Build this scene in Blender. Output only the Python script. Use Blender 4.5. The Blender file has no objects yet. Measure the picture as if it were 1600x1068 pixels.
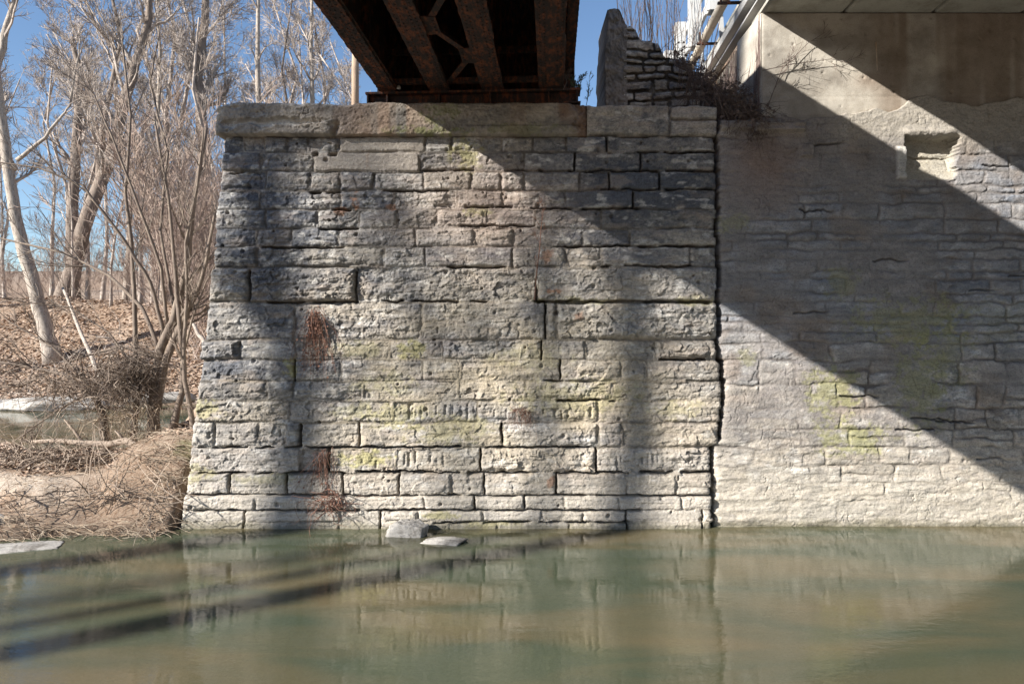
import bpy, math, random
import numpy as np
from mathutils import Vector, Matrix
C = bpy.context.scene
COL = C.collection
# ---------------------------------------------------------------- camera
F = 1067.0; D = 9.28; CZ = 2.65; VY = 515.0
cd = bpy.data.cameras.new('camera'); cam = bpy.data.objects.new('camera', cd); COL.objects.link(cam)
cam.location = (0, -D, CZ); cam.rotation_euler = (math.radians(90), 0, 0)
cd.sensor_width = 36; cd.lens = 24.0; cd.shift_y = -(534-VY)/1600.0; cd.clip_end = 3000; cd.clip_start = 0.05
C.camera = cam
# ---------------------------------------------------------------- light
SUN = Vector((1.646, 1.0, -1.0)).normalized()
el = math.asin(-SUN.z)
w = bpy.data.worlds.new('World'); C.world = w; w.use_nodes = True
nt = w.node_tree; bg = nt.nodes['Background']
sky = nt.nodes.new('ShaderNodeTexSky'); sky.sky_type = 'NISHITA'; sky.sun_disc = False
sky.sun_elevation = el; sky.sun_rotation = math.atan2(-SUN.x, -SUN.y)
sky.air_density = 1.0; sky.dust_density = 0.3; sky.ozone_density = 3.2; sky.altitude = 200
nt.links.new(sky.outputs[0], bg.inputs[0]); bg.inputs[1].default_value = 0.075
sd = bpy.data.lights.new('sun', 'SUN'); sd.energy = 5.0; sd.angle = math.radians(0.55); sd.color = (1, .945, .87)
so = bpy.data.objects.new('sun', sd); COL.objects.link(so); so.location = (-30, -20, 30)
so.rotation_euler = SUN.to_track_quat('-Z', 'Y').to_euler()
C.view_settings.view_transform = 'Standard'; C.view_settings.look = 'None'
C.view_settings.exposure = 1.28; C.view_settings.gamma = 1

# ---------------------------------------------------------------- numpy noise
def _h(ix, iy, s):
    n = (ix.astype(np.int64)*374761393 + iy.astype(np.int64)*668265263 + s*1442695041) & 0xffffffff
    n = ((n ^ (n >> 13))*1274126177) & 0xffffffff
    n = ((n ^ (n >> 15))*2246822519) & 0xffffffff
    n = n ^ (n >> 16)
    return n/4294967295.0
def vn(x, y, s=0):
    x = np.asarray(x, float); y = np.asarray(y, float)
    ix = np.floor(x); iy = np.floor(y); fx = x-ix; fy = y-iy
    u = fx*fx*fx*(fx*(fx*6-15)+10); v = fy*fy*fy*(fy*(fy*6-15)+10)
    a = _h(ix, iy, s); b = _h(ix+1, iy, s); c = _h(ix, iy+1, s); d = _h(ix+1, iy+1, s)
    return (a+(b-a)*u)*(1-v)+(c+(d-c)*u)*v
def fbm(x, y, o=4, s=0, g=.5):
    t = 0; a = 1; n = 0
    for k in range(o):
        t = t+a*(vn(x, y, s+k*17)*2-1); n += a; a *= g; x = x*2.03+7.1; y = y*2.03+3.7
    return t/n
def ss(a, b, x):
    t = np.clip((x-a)/(b-a), 0, 1); return t*t*(3-2*t)
def facets(x, y, s=0):
    """broken planar chips: every jittered cell has its own tilted plane"""
    ix = np.floor(x); iy = np.floor(y); best = np.full(x.shape, 9.0); val = np.zeros(x.shape); sec = np.full(x.shape, 9.0)
    for dx in (-1, 0, 1):
        for dy in (-1, 0, 1):
            cx = ix+dx; cy = iy+dy
            px = cx+_h(cx, cy, s); py = cy+_h(cx, cy, s+5)
            d = np.hypot(x-px, y-py)
            h = (_h(cx, cy, s+9)-.5)*.9+(x-px)*(_h(cx, cy, s+11)-.5)*2.0+(y-py)*(_h(cx, cy, s+13)-.5)*2.0
            m = d < best
            sec = np.where(m, best, np.minimum(sec, d)); val = np.where(m, h, val); best = np.where(m, d, best)
    return val, sec-best

# ---------------------------------------------------------------- object helpers
def tag(o, label=None, cat=None, group=None, kind=None):
    if label: o['label'] = label
    if cat: o['category'] = cat
    if group: o['group'] = group
    if kind: o['kind'] = kind
    return o
def empty(name, loc=(0, 0, 0), rz=0):
    o = bpy.data.objects.new(name, None); COL.objects.link(o); o.location = loc; o.rotation_euler = (0, 0, rz)
    o.empty_display_size = .2
    return o
def grid_obj(name, P, mat, parent=None, col=None, smooth=True, flip=False):
    """P: (rows, cols, 3)"""
    r, c = P.shape[:2]
    me = bpy.data.meshes.new(name)
    i = np.arange(r*c).reshape(r, c)
    q = np.stack([i[:-1, :-1], i[:-1, 1:], i[1:, 1:], i[1:, :-1]], -1).reshape(-1, 4)
    if flip: q = q[:, ::-1]
    me.vertices.add(r*c); me.vertices.foreach_set('co', P.reshape(-1).astype(np.float32))
    n = len(q); me.loops.add(n*4); me.loops.foreach_set('vertex_index', q.reshape(-1).astype(np.int32))
    me.polygons.add(n); me.polygons.foreach_set('loop_start', (np.arange(n)*4).astype(np.int32))
    me.polygons.foreach_set('loop_total', np.full(n, 4, np.int32))
    me.polygons.foreach_set('use_smooth', np.full(n, smooth))
    me.update(calc_edges=True)
    if col is not None:
        a = me.color_attributes.new('Col', 'FLOAT_COLOR', 'POINT')
        cc = np.ones((r*c, 4), np.float32); cc[:, :3] = np.clip(col.reshape(-1, 3), 0, 1); a.data.foreach_set('color', cc.reshape(-1))
    me.materials.append(mat)
    o = bpy.data.objects.new(name, me); COL.objects.link(o)
    if parent: o.parent = parent
    return o
def skirt(P, col, back):
    """wrap a front grid with rows and columns that run back to y = back"""
    def ext(P, axis, end):
        e = np.take(P, [end], axis=axis).copy(); e[..., 1] = back
        return np.concatenate([e, P] if end == 0 else [P, e], axis=axis)
    for ax in (0, 1):
        for end in (0, -1):
            P = ext(P, ax, end)
            ce = np.take(col, [end], axis=ax)
            col = np.concatenate([ce, col] if end == 0 else [col, ce], axis=ax)
    return P, col
class MB:
    def __init__(s): s.v = []; s.f = []; s.sm = []
    def add(s, vs, fs, smooth=False):
        b = len(s.v); s.v += vs; s.f += [tuple(b+i for i in f) for f in fs]; s.sm += [smooth]*len(fs); return s
    def box(s, x0, x1, y0, y1, z0, z1):
        vs = [(x, y, z) for x in (x0, x1) for y in (y0, y1) for z in (z0, z1)]
        return s.add(vs, [(0, 1, 3, 2), (4, 6, 7, 5), (0, 4, 5, 1), (2, 3, 7, 6), (0, 2, 6, 4), (1, 5, 7, 3)])
    def bar(s, a, b, wd, h, up=(0, 0, 1)):
        a = Vector(a); b = Vector(b); d = (b-a).normalized(); up = Vector(up)
        x = d.cross(up).normalized(); u = x.cross(d)
        vs = []
        for p in (a, b):
            for i, j in ((-1, -1), (1, -1), (1, 1), (-1, 1)): vs.append(tuple(p+x*(i*wd/2)+u*(j*h/2)))
        return s.add(vs, [(0, 1, 2, 3), (7, 6, 5, 4), (0, 4, 5, 1), (1, 5, 6, 2), (2, 6, 7, 3), (3, 7, 4, 0)])
    def tube(s, pts, rad, n=5, cap=True):
        pts = [Vector(p) for p in pts]; m = len(pts)
        vs = []; ref = Vector((.31, .17, .93))
        for i, p in enumerate(pts):
            t = (pts[min(i+1, m-1)]-pts[max(i-1, 0)])
            t = t.normalized() if t.length > 1e-9 else Vector((0, 0, 1))
            if abs(t.dot(ref)) > .95: ref = Vector((.9, -.3, .2))
            x = t.cross(ref).normalized(); y = t.cross(x); r = rad[i]
            for k in range(n):
                a = 2*math.pi*k/n; q = p+x*(r*math.cos(a))+y*(r*math.sin(a)); vs.append((q.x, q.y, q.z))
        fs = [(i*n+k, i*n+(k+1) % n, (i+1)*n+(k+1) % n, (i+1)*n+k) for i in range(m-1) for k in range(n)]
        if cap and n > 2: fs += [tuple(range(n))[::-1], tuple((m-1)*n+k for k in range(n))]
        return s.add(vs, fs, n > 4)
    def build(s, name, mat, parent=None, bevel=0):
        me = bpy.data.meshes.new(name); me.from_pydata(s.v, [], s.f)
        me.polygons.foreach_set('use_smooth', s.sm); me.materials.append(mat); me.update()
        o = bpy.data.objects.new(name, me); COL.objects.link(o)
        if parent: o.parent = parent
        if bevel:
            b = o.modifiers.new('b', 'BEVEL'); b.width = bevel; b.segments = 2; b.limit_method = 'ANGLE'
        return o
def W(px, py, y=0.0):
    d = y+D
    return Vector(((px-800)/F*d, y, CZ-(py-VY)/F*d))

# ---------------------------------------------------------------- materials
def mat(name, base, rough=.85, noise=None, bump=.3, bscale=40, attr=False, spec=.3, metallic=0, ao=None):
    """noise = list of (scale, colour, lo, hi, stretch)"""
    m = bpy.data.materials.new(name); m.use_nodes = True; n = m.node_tree.nodes; l = m.node_tree.links
    p = n['Principled BSDF']; p.inputs['Roughness'].default_value = rough; p.inputs['Specular IOR Level'].default_value = spec
    p.inputs['Metallic'].default_value = metallic
    tc = n.new('ShaderNodeTexCoord')
    if attr:
        a = n.new('ShaderNodeVertexColor'); a.layer_name = 'Col'; cur = a.outputs[0]
    else:
        r = n.new('ShaderNodeRGB'); r.outputs[0].default_value = (*base, 1); cur = r.outputs[0]
    for (sc, colr, lo, hi, st) in (noise or []):
        mp = n.new('ShaderNodeMapping'); mp.inputs['Scale'].default_value = st; l.new(tc.outputs['Object'], mp.inputs[0])
        t = n.new('ShaderNodeTexNoise'); t.inputs['Scale'].default_value = sc; t.inputs['Detail'].default_value = 7; t.inputs['Roughness'].default_value = .65
        l.new(mp.outputs[0], t.inputs[0])
        mr = n.new('ShaderNodeMapRange'); mr.inputs[1].default_value = lo; mr.inputs[2].default_value = hi; l.new(t.outputs[0], mr.inputs[0])
        mx = n.new('ShaderNodeMix'); mx.data_type = 'RGBA'; l.new(mr.outputs[0], mx.inputs[0])
        if len(colr) == 4:      # multiply
            mx.blend_type = 'MULTIPLY'
        l.new(cur, mx.inputs[6]); mx.inputs[7].default_value = (*colr[:3], 1); cur = mx.outputs[2]
    l.new(cur, p.inputs['Base Color'])
    if bump:
        t = n.new('ShaderNodeTexNoise'); t.inputs['Scale'].default_value = bscale; t.inputs['Detail'].default_value = 9; t.inputs['Roughness'].default_value = .7
        l.new(tc.outputs['Object'], t.inputs[0])
        b = n.new('ShaderNodeBump'); b.inputs['Strength'].default_value = bump; b.inputs['Distance'].default_value = .02
        l.new(t.outputs[0], b.inputs['Height']); l.new(b.outputs[0], p.inputs['Normal'])
    return m
S1 = (1, 1, 1)
M_stone = mat('weathered_stone', None, .92, [(55, (.50, .48, .46, 1), .50, .72, S1), (9, (.74, .75, .79, 1), .45, .7, (1, 1, 2.6)), (120, (1.0, .98, .94), .66, .95, S1)], .55, 45, attr=True)
M_conc = mat('weathered_concrete', None, .9, [(70, (.6, .58, .55, 1), .50, .78, S1), (5, (.78, .76, .74, 1), .45, .7, S1)], .35, 60, attr=True)
M_ground = mat('soil_and_leaves', None, .95, [(30, (.55, .45, .38, 1), .45, .65, S1), (90, (.6, .55, .5, 1), .5, .7, S1)], .8, 25, attr=True)
M_rust = mat('rusty_steel', (.024, .017, .015), .8, [(6, (.16, .05, .02), .47, .66, (3, 1, 1)), (24, (.17, .055, .022), .60, .74, (2, .7, 1)), (14, (.02, .017, .018), .52, .66, S1)], .5, 60, spec=.3)
M_timber = mat('dark_timber', (.05, .035, .028), .85, [(12, (.1, .07, .05), .5, .7, (6, 1, 6))], .4, 30)
M_paint = mat('white_painted_steel', (.42, .42, .41), .55, [(14, (.30, .26, .22), .60, .74, (1, 1, .5)), (50, (.22, .12, .07), .70, .76, S1)], .12, 40)
M_pipe = mat('cream_painted_pipe', (.58, .52, .42), .5, [(9, (.36, .28, .2), .55, .72, S1)], .1, 40)
M_beam = mat('precast_concrete', (.40, .385, .34), .85, [(3, (.62, .6, .57, 1), .45, .7, S1), (40, (.7, .69, .66, 1), .5, .7, S1)], .2, 50)
M_pole = mat('grey_wood_pole', (.34, .25, .18), .85, [(9, (.17, .12, .09), .5, .7, (5, 5, .4))], .4, 40)
M_barkp = mat('pale_bark', (.36, .31, .26), .9, [(5, (.17, .14, .12), .48, .64, (3, 3, .7)), (18, (.6, .57, .52), .56, .74, S1)], .5, 25)
M_barkg = mat('grey_brown_bark', (.22, .18, .15), .9, [(7, (.13, .10, .08), .46, .64, (3, 3, .6))], .5, 30)
M_twig = mat('far_bark', (.40, .345, .30), .9, [(2, (.17, .14, .12), .45, .65, S1)], 0)
M_brush = mat('reddish_brush', (.36, .28, .23), .9, [(3, (.18, .13, .11), .45, .65, S1)], 0)
M_sap = mat('sapling_bark', (.16, .125, .10), .9, [(9, (.27, .22, .17), .5, .66, (3, 3, .6))], .4, 40)
M_vine = mat('red_brown_vine', (.17, .09, .065), .85, [(30, (.30, .16, .10), .5, .7, S1)], 0)
M_vined = mat('grey_vine', (.10, .075, .065), .9, [(30, (.2, .15, .12), .5, .7, S1)], 0)
M_vinel = mat('pale_vine', (.17, .13, .115), .9, [(30, (.14, .09, .07), .5, .7, S1)], 0)
M_straw = mat('dry_straw', (.38, .315, .24), .9, [(6, (.26, .18, .12), .45, .62, S1)], 0)
M_leaf = mat('dead_leaves', (.36, .25, .18), .9, [(5, (.56, .44, .34), .45, .62, S1), (23, (.16, .09, .06), .55, .7, S1)], 0)
M_weed = mat('green_weed', (.06, .075, .035), .8, None, 0)
M_rock = mat('pale_limestone', (.38, .36, .33), .9, [(6, (.17, .155, .135), .46, .66, S1), (50, (.6, .6, .6, 1), .5, .72, S1)], .5, 25)
M_wrack = mat('driftwood', (.30, .24, .19), .9, [(9, (.15, .11, .08), .48, .64, (5, 1, 1))], .4, 30)
M_fill = mat('pale_backing', (.5, .5, .5), .9, None, 0)

# ---------------------------------------------------------------- masonry relief (photo pixel grid of the wall plane, 115 px per metre)
K = 115.0
def blank(PX): return dict(H=np.full(PX.shape, -.028), e=np.zeros(PX.shape), t=np.zeros(PX.shape), id=np.full(PX.shape, -1))
def lay(PX, PY, stones, seed, warp=1.7, joint=1.0):
    R = random.Random(seed)
    wx = PX+fbm(PX/38, PY/38, 2, seed)*warp*1.4+fbm(PX/7, PY/7, 2, seed+3)*warp*.55
    wy = PY+fbm(PX/45, PY/30, 2, seed+7)*warp*1.2+fbm(PX/9, PY/6, 2, seed+9)*warp*.55
    o = blank(PX)
    f1, g1 = facets(PX/26+fbm(PX/20, PY/20, 2, seed+61), PY/15+fbm(PX/16, PY/16, 2, seed+31)*1.1, seed+50)
    f2, g2 = facets(PX/11+fbm(PX/9, PY/9, 2, seed+41), PY/6.5+fbm(PX/8, PY/8, 2, seed+43), seed+70)
    fine = fbm(PX/3.2, PY/2.4, 3, seed+80); bed = fbm(PX/60, PY/3.0, 3, seed+90)
    rough = fbm(PX/10, PY/7, 4, seed+81)
    q = fbm(PX/46, PY/8, 4, seed+101)*5+fbm(PX/9, PY/9, 2, seed+102)*.5; terr = np.floor(q)+ss(.72, 1, q-np.floor(q))
    bedc = np.exp(-(np.abs(fbm(PX/75, PY/5.0, 4, seed+105))/.025)**2)*ss(-.2, .3, fbm(PX/24, PY/12, 3, seed+106))
    crease = np.exp(-(np.abs(fbm(PX/26, PY/12, 4, seed+103))/.035)**2)
    for i, (x0, x1, y0, y1, st) in enumerate(stones):
        m = (wx > x0) & (wx < x1) & (wy > y0) & (wy < y1)
        if not m.any(): continue
        j = joint*R.uniform(.5, 1.3)
        u = wx[m]; v = wy[m]
        ex = np.minimum(u-x0, x1-u)-j; ey = np.minimum(v-y0, y1-v)-j
        # broken corners
        e = np.minimum(ex, ey); cc = ex+ey-R.uniform(0, 4); e = np.minimum(e, cc)
        wdt = x1-x0; hgt = y1-y0; U = (u-x0)/wdt; V = (v-y0)/hgt
        rock = st.get('rock', .6); off = st.get('off', R.uniform(-.010, .022))
        pl = np.full(u.shape, 1.0)
        for k in range(R.randint(3, 5)):
            a = R.uniform(0, 6.283); q = R.uniform(.5, 1.7)
            pl = np.minimum(pl, R.uniform(.75, 1.5)-q*abs(math.cos(a))*np.abs(U-R.random())*1.2*(wdt/hgt)**.3-q*abs(math.sin(a))*np.abs(V-R.random())*.9)
        pl = np.clip(pl, -.3, 1)
        wid = .6+1.5*rock*R.uniform(.5, 1.4)
        prof = 1-np.exp(-np.clip(e, 0, 99)/wid)
        h = off+rock*.048*(pl*.9)+rock*(.027*f1[m]+.007*f2[m]+.006*rough[m]-.010*crease[m]-.005*bedc[m])+(.005*rock+.0012)*terr[m]+.006*bed[m]*(1 if rock > .2 else .5)+.0045*fine[m]+(.003*rough[m])
        lo = -.030+.008*fine[m]+.006*np.clip(rough[m]*3, -1, 1)
        h = lo+(h-lo)*prof
        h = np.where(e <= 0, lo, h)
        o['H'][m] = h; o['e'][m] = np.clip(e, 0, 60); o['t'][m] = R.random(); o['id'][m] = i
    return o
def groove(o, PX, PY, xa, xb, ya, yb, seed, sp=11):
    R = random.Random(seed); x = xa
    while x < xb:
        wv = R.uniform(1.2, 2.5); a = ya+R.uniform(0, 9); b = yb-R.uniform(0, 12); dp = R.uniform(.006, .034)*(R.random() > .15)
        cx = x+(PY-ya)*R.uniform(-.05, .05)
        mk = np.exp(-((PX-cx)/wv)**2)*ss(a-1.5, a+1.5, PY)*(1-ss(b-2, b+2, PY))
        o['H'] -= dp*mk*ss(0, 3, o['e']); x += sp*R.uniform(.55, 1.6)
def stones_of(course, rock, R):
    y0, y1, xs = course; out = []
    for a, b in zip(xs[:-1], xs[1:]): out.append((a, b, y0, y1, dict(rock=rock*R.uniform(.6, 1.25))))
    return out

COURSES = [
 (213, 238, [330, 378, 412, 448, 482, 530, 665, 705, 785, 831, 884, 948, 1122], .75),
 (238, 268, [330, 407, 489, 655, 742, 819, 898, 1001, 1122], .75),
 (268, 298, [330, 415, 484, 532, 584, 661, 736, 782, 819, 906, 952, 1030, 1122], .8),
 (298, 327, [330, 406, 532, 616, 715, 785, 884, 989, 1122], .9),
 (327, 357, [330, 415, 497, 562, 622, 683, 758, 835, 938, 1122], .85),
 (357, 386, [320, 401, 455, 529, 650, 741, 801, 911, 984, 1122], .8),
 (386, 418, [320, 404, 600, 665, 801, 884, 940, 1077, 1122], .8),
 (418, 472, [310, 392, 557, 838, 1122], .95),
 (472, 531, [310, 462, 660, 852, 870, 1124], 1.0),
 (531, 562, [300, 377, 462, 610, 692, 777, 846, 914, 1023, 1124], .8),
 (562, 595, [300, 462, 534, 660, 720, 875, 970, 1010, 1128], .75),
 (595, 624, [290, 419, 461, 567, 716, 820, 952, 1132], .8),
 (624, 659, [290, 453, 616, 747, 934, 1130], .8),
 (659, 698, [280, 338, 406, 450, 472, 563, 784, 934, 970, 1126], .8),
 (698, 737, [280, 472, 515, 620, 751, 930, 1115], .85),
 (737, 771, [270, 364, 452, 539, 625, 707, 757, 868, 979, 1054, 1113], .5),
 (771, 793, [270, 406, 539, 665, 742, 819, 881, 965, 1062, 1130], .28),
 (793, 811, [270, 388, 535, 598, 655, 755, 846, 908, 976, 1093, 1140], .25),
 (811, 840, [270, 388, 535, 598, 700, 778, 888, 976, 1093, 1140], .2),
]
DIRT = np.array
def mix(a, b, t): return a+(np.array(b)-a)*t[..., None]
def lichen(c, PX, PY, spots, seed, colr=(.37, .34, .15)):
    n = fbm(PX/14, PY/9, 4, seed); n2 = fbm(PX/4, PY/4, 3, seed+5)
    for (x, y, rx, ry, a) in spots:
        g = np.exp(-((PX-x)/rx)**2-((PY-y)/ry)**2)
        c = mix(c, colr, np.clip(a*.8*ss(.22, .8, g*.9+(n*.7+n2*.5)*np.minimum(1, g*3)), 0, .8))
    return c

step = 1.05
# --- railway abutment front
rows = np.arange(213, 834, step); s = np.linspace(0, 1, int(835/step))
PYm, S = np.meshgrid(rows, s, indexing='ij')
R = random.Random(4)
left = 351-(PYm-213)*(60.0/607)-ss(735, 739, PYm)*4
jag = np.zeros_like(rows)
for (y0, y1, xs, rk) in COURSES: jag[(rows >= y0) & (rows < y1)] = R.uniform(-3.5, 3.0)
left = left+jag[:, None]+fbm(PYm/6, PYm*0, 3, 77)*2.2
def seam(Y):
    o_ = np.zeros_like(Y); Rs = random.Random(66)
    for (y0, y1, xs, rk) in COURSES:
        a_, b_, k_ = Rs.uniform(-3, 3), Rs.uniform(-2, 2), Rs.uniform(.3, .7)*(y1-y0)+y0
        o_ = np.where((Y >= y0) & (Y < y1), np.where(Y < k_, a_, b_), o_)
    return o_+6*ss(560, 570, Y)-14*ss(690, 700, Y)-2*ss(656, 662, Y)+fbm(Y/5, Y*0+2, 3, 12)*1.6
right = 1119+seam(PYm)
PXm = left+(right-left)*S
st = []
for (y0, y1, xs, rk) in COURSES: st += stones_of((y0, y1, xs), rk, R)
def restyle(st, x, y, **k):
    for q in st:
        if q[0] < x < q[1] and q[2] < y < q[3]: q[4].update(k)
restyle(st, 560, 225, rock=.05, off=.02); restyle(st, 560, 250, rock=.06, off=.02)
restyle(st, 345, 545, off=.06, rock=1.2); restyle(st, 430, 450, off=.045, rock=1.3); restyle(st, 1000, 500, off=.05, rock=1.3)
restyle(st, 490, 720, off=-.06, rock=.3); restyle(st, 860, 225, rock=.25); restyle(st, 860, 250, rock=.15)
restyle(st, 1070, 545, off=.05, rock=1.0); restyle(st, 505, 750, off=0.0)
for x, y in ((970, 225), (1060, 250), (990, 280), (1060, 310), (940, 310), (1060, 340), (1060, 370), (950, 370), (1000, 400), (950, 250), (1080, 280)): restyle(st, x, y, rock=.3)
o = lay(PXm, PYm, st, 21)
H = o['H']; e = o['e']
# mortar smeared over the joints in places
sm = ss(.02, .35, fbm(PXm/50, PYm/24, 4, 300))*ss(8, 2, e) if False else np.clip(fbm(PXm/50, PYm/24, 4, 300)*2.2+.55, 0, 1)
H = np.where(e < 1.2, np.maximum(H, -.032+.030*sm), H)
# open black joints
def slot(H, xa, xb, y, w=1.8, d=.12, px=PXm, py=PYm):
    yy = y+fbm(px/14, px*0, 3, int(y))*2.4; wv = w*(.55+.6*vn(px/12, px*0, int(y)+3)); d = d*ss(.08, .3, vn(px/22, px*0, int(y)+33))
    return H-d*ss(xa-3, xa+3, px)*(1-ss(xb-3, xb+3, px))*np.exp(-((py-yy)/wv)**4)
for a in ((490, 526, 241, 3.6), (360, 408, 270), (410, 560, 387), (485, 530, 301), (520, 548, 328), (500, 560, 358), (600, 700, 298), (560, 690, 735), (835, 905, 470),
          (720, 835, 353), (660, 740, 266), (790, 850, 266), (730, 800, 324), (940, 1115, 296), (940, 1080, 416), (840, 1110, 472, 2.8), (870, 960, 625), (1030, 1100, 562), (480, 720, 697), (760, 920, 697), (300, 470, 698),
          (720, 1110, 737, 2.6), (540, 720, 737), (300, 540, 737), (420, 560, 472), (590, 760, 471), (870, 1118, 212), (290, 530, 770), (540, 1110, 771), (300, 660, 793), (560, 1000, 793, 2.0), (680, 980, 811), (850, 880, 595),
          (950, 1118, 238), (890, 1118, 267), (830, 1000, 326), (860, 1118, 385), (700, 790, 418)):
    H = slot(H, *a)
def vslot(H, x, ya, yb, w=1.3, d=.13):
    xx = x+fbm(PYm/12, PYm*0, 3, int(x))*2
    return H-d*ss(ya-2, ya+2, PYm)*(1-ss(yb-2, yb+2, PYm))*np.exp(-((PXm-xx)/w)**4)
for a in ((392, 425, 470), (557, 425, 474), (838, 436, 470), (948, 213, 236), (515, 700, 735, 2.4), (539, 738, 771), (625, 738, 768), (364, 738, 768), (452, 740, 770), (757, 738, 770), (930, 699, 737), (751, 700, 735),
          (784, 660, 690), (976, 793, 820), (1093, 793, 825), (598, 793, 820), (388, 793, 820), (875, 562, 592), (563, 660, 695), (472, 662, 697, 2.2), (868, 738, 770), (462, 562, 595), (819, 771, 790), (742, 772, 794),
          (1030, 268, 297), (898, 239, 266), (952, 270, 296), (852, 474, 529, 1.2), (989, 300, 326), (846, 532, 562), (1001, 239, 266)):
    H = vslot(H, *a)
o['H'] = H
for (xa, xb, ya, yb, sd_, sp) in ((628, 742, 630, 655, 1, 10), (758, 928, 634, 657, 2, 12), (634, 700, 703, 730, 3, 10), (948, 1105, 704, 728, 4, 10), (330, 470, 668, 694, 5, 26), (545, 610, 712, 732, 6, 22), (640, 850, 508, 528, 7, 22), (480, 660, 510, 528, 8, 30)):
    groove(o, PXm, PYm, xa, xb, ya, yb, sd_, sp)
H = o['H']
# drill holes and knocked out pits
R = random.Random(9)
for k in range(90):
    x = R.uniform(300, 1110); y = R.uniform(220, 815); r = R.uniform(1.5, 3.6)
    H = H-.05*np.exp(-(((PXm-x)/r)**2+((PYm-y)/r)**2)**2)
H = np.where(e < 2.5, H+.006*fbm(PXm/2.5, PYm/2.5, 2, 305), H)
base_step = ss(734, 737, PYm)*.035+ss(770, 773, PYm)*.03+ss(809, 813, PYm)*.02*ss(.2, .6, vn(PXm/60, PYm*0, 8))
edge = np.minimum(PXm-left, right-PXm); H = H-.07*np.exp(-np.clip(edge, 0, 50)/1.5)-.02*np.exp(-np.clip(edge, 0, 50)/10)
batter = (PYm-213)/607*.10
Hf = H+batter+base_step
# colour of the stones (dry limestone, soot-black crust, some painted shade, lichens, rust)
def stonecol(PX, PY, o, seed, dark):
    t = o['t'][..., None]
    a = np.array((.39, .355, .30)); b = np.array((.32, .31, .295)); c3 = np.array((.43, .37, .295))
    c = a+(b-a)*t+(c3-a)*((t*7.3) % 1)*.6
    n = fbm(PX/60, PY/40, 4, seed); n2 = fbm(PX/12, PY/8, 4, seed+4)
    n3 = fbm(PX/4, PY/3, 3, seed+6)
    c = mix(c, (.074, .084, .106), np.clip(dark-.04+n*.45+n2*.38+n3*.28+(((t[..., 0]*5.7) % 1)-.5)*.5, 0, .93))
    c = mix(c, (.56, .54, .50), np.clip(ss(.18, .5, fbm(PX/20, PY/9, 4, seed+8))*.65, 0, 1))
    c = c*(.84+.26*((t*3.3) % 1))*(.86+.28*fbm(PX/2.6, PY/2.2, 2, seed+12)[..., None]+.12)
    c = np.where((o['H'] < -.06)[..., None], c*.75, c)
    jm = 1-ss(0, 2.0, o['e'])
    c = mix(c, (.27, .235, .195), jm*.55*ss(-.35, .3, n2+n)); c = mix(c, (.05, .046, .042), np.exp(-(o['e']/1.0)**2)*ss(-.25, .15, fbm(PX/33, PY/17, 3, seed+27))*.8)
    c = mix(c, (.40, .33, .27), .32*ss(.1, .45, fbm(PX/40, PY/14, 3, seed+21)))
    c = mix(c, (.06, .06, .062), .6*np.exp(-(np.abs(fbm(PX/55, PY/5.5, 4, seed+23))/.022)**2)*ss(-.1, .3, fbm(PX/24, PY/12, 3, seed+24)))
    return c
dk = .72*np.exp(-((PXm-395)/150)**2-((PYm-400)/230)**2)+.38*np.exp(-((PXm-620)/190)**2-((PYm-465)/95)**2)+.75*np.exp(-((PXm-1000)/190)**2-((PYm-310)/130)**2)+.3*np.exp(-((PXm-930)/90)**2-((PYm-500)/30)**2)  # black staining; the right-hand patch is strengthened to paint in deeper bridge shade
dk = dk+.12+.12*ss(520, 300, PYm)+.15*np.exp(-((PYm-590)/90)**2)*ss(900, 400, PXm)-.35*ss(690, 760, PYm)  # upper courses darkened beyond their staining, as painted shade contrast
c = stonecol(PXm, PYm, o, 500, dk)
c = mix(c, (.43, .365, .26), np.clip(.50*np.exp(-((PXm-780)/330)**2-((PYm-600)/170)**2)*(1+1.5*fbm(PXm/60, PYm/30, 3, 811)), 0, 1))
c = mix(c, (.44, .33, .26), .55*np.exp(-((PXm-760)/110)**2-((PYm-330)/70)**2))
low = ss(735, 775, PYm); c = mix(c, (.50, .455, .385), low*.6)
c = lichen(c, PXm, PYm, [(454, 573, 12, 16, .9), (640, 545, 25, 14, .8), (560, 545, 40, 12, .4), (580, 715, 45, 14, .9), (620, 650, 60, 20, .5), (600, 600, 50, 20, .4), (320, 640, 35, 16, .6), (310, 740, 30, 20, .6), (730, 240, 25, 25, .7), (900, 620, 100, 30, .45), (700, 670, 80, 20, .5),
                         (740, 330, 25, 8, .6), (1060, 640, 40, 15, .4), (690, 800, 40, 6, .8), (770, 815, 45, 6, .8), (830, 560, 60, 20, .35), (420, 745, 60, 8, .35), (1080, 470, 40, 8, .5), (900, 470, 60, 6, .5), (560, 640, 40, 16, .4)], 600)
c = lichen(c, PXm, PYm, [(868, 455, 12, 5, 1), (556, 315, 8, 14, .9), (575, 245, 3, 14, .9), (855, 400, 10, 12, .8), (535, 330, 14, 6, .7), (610, 325, 10, 5, .7), (860, 750, 6, 9, .8), (905, 495, 8, 10, .7)], 640, (.36, .19, .11))
c = mix(c, (.30, .265, .22), (o['id'] == 6-1)*1.0*0)
pm = np.isin(o['id'], [i for i, q in enumerate(st) if q[4].get('rock', 1) <= .06]) * .8
c = mix(c, (.36, .315, .265), pm)
wet = ss(806, 818, PYm+fbm(PXm/30, PYm*0, 4, 31)*7+fbm(PXm/4, PYm/4, 2, 32)*4); c = mix(c, (.13, .12, .075), wet*.7)
PY0 = -Hf
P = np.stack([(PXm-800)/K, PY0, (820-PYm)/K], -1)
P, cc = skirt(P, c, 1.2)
ab = empty('railway_abutment', (0, 0, 0))
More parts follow.
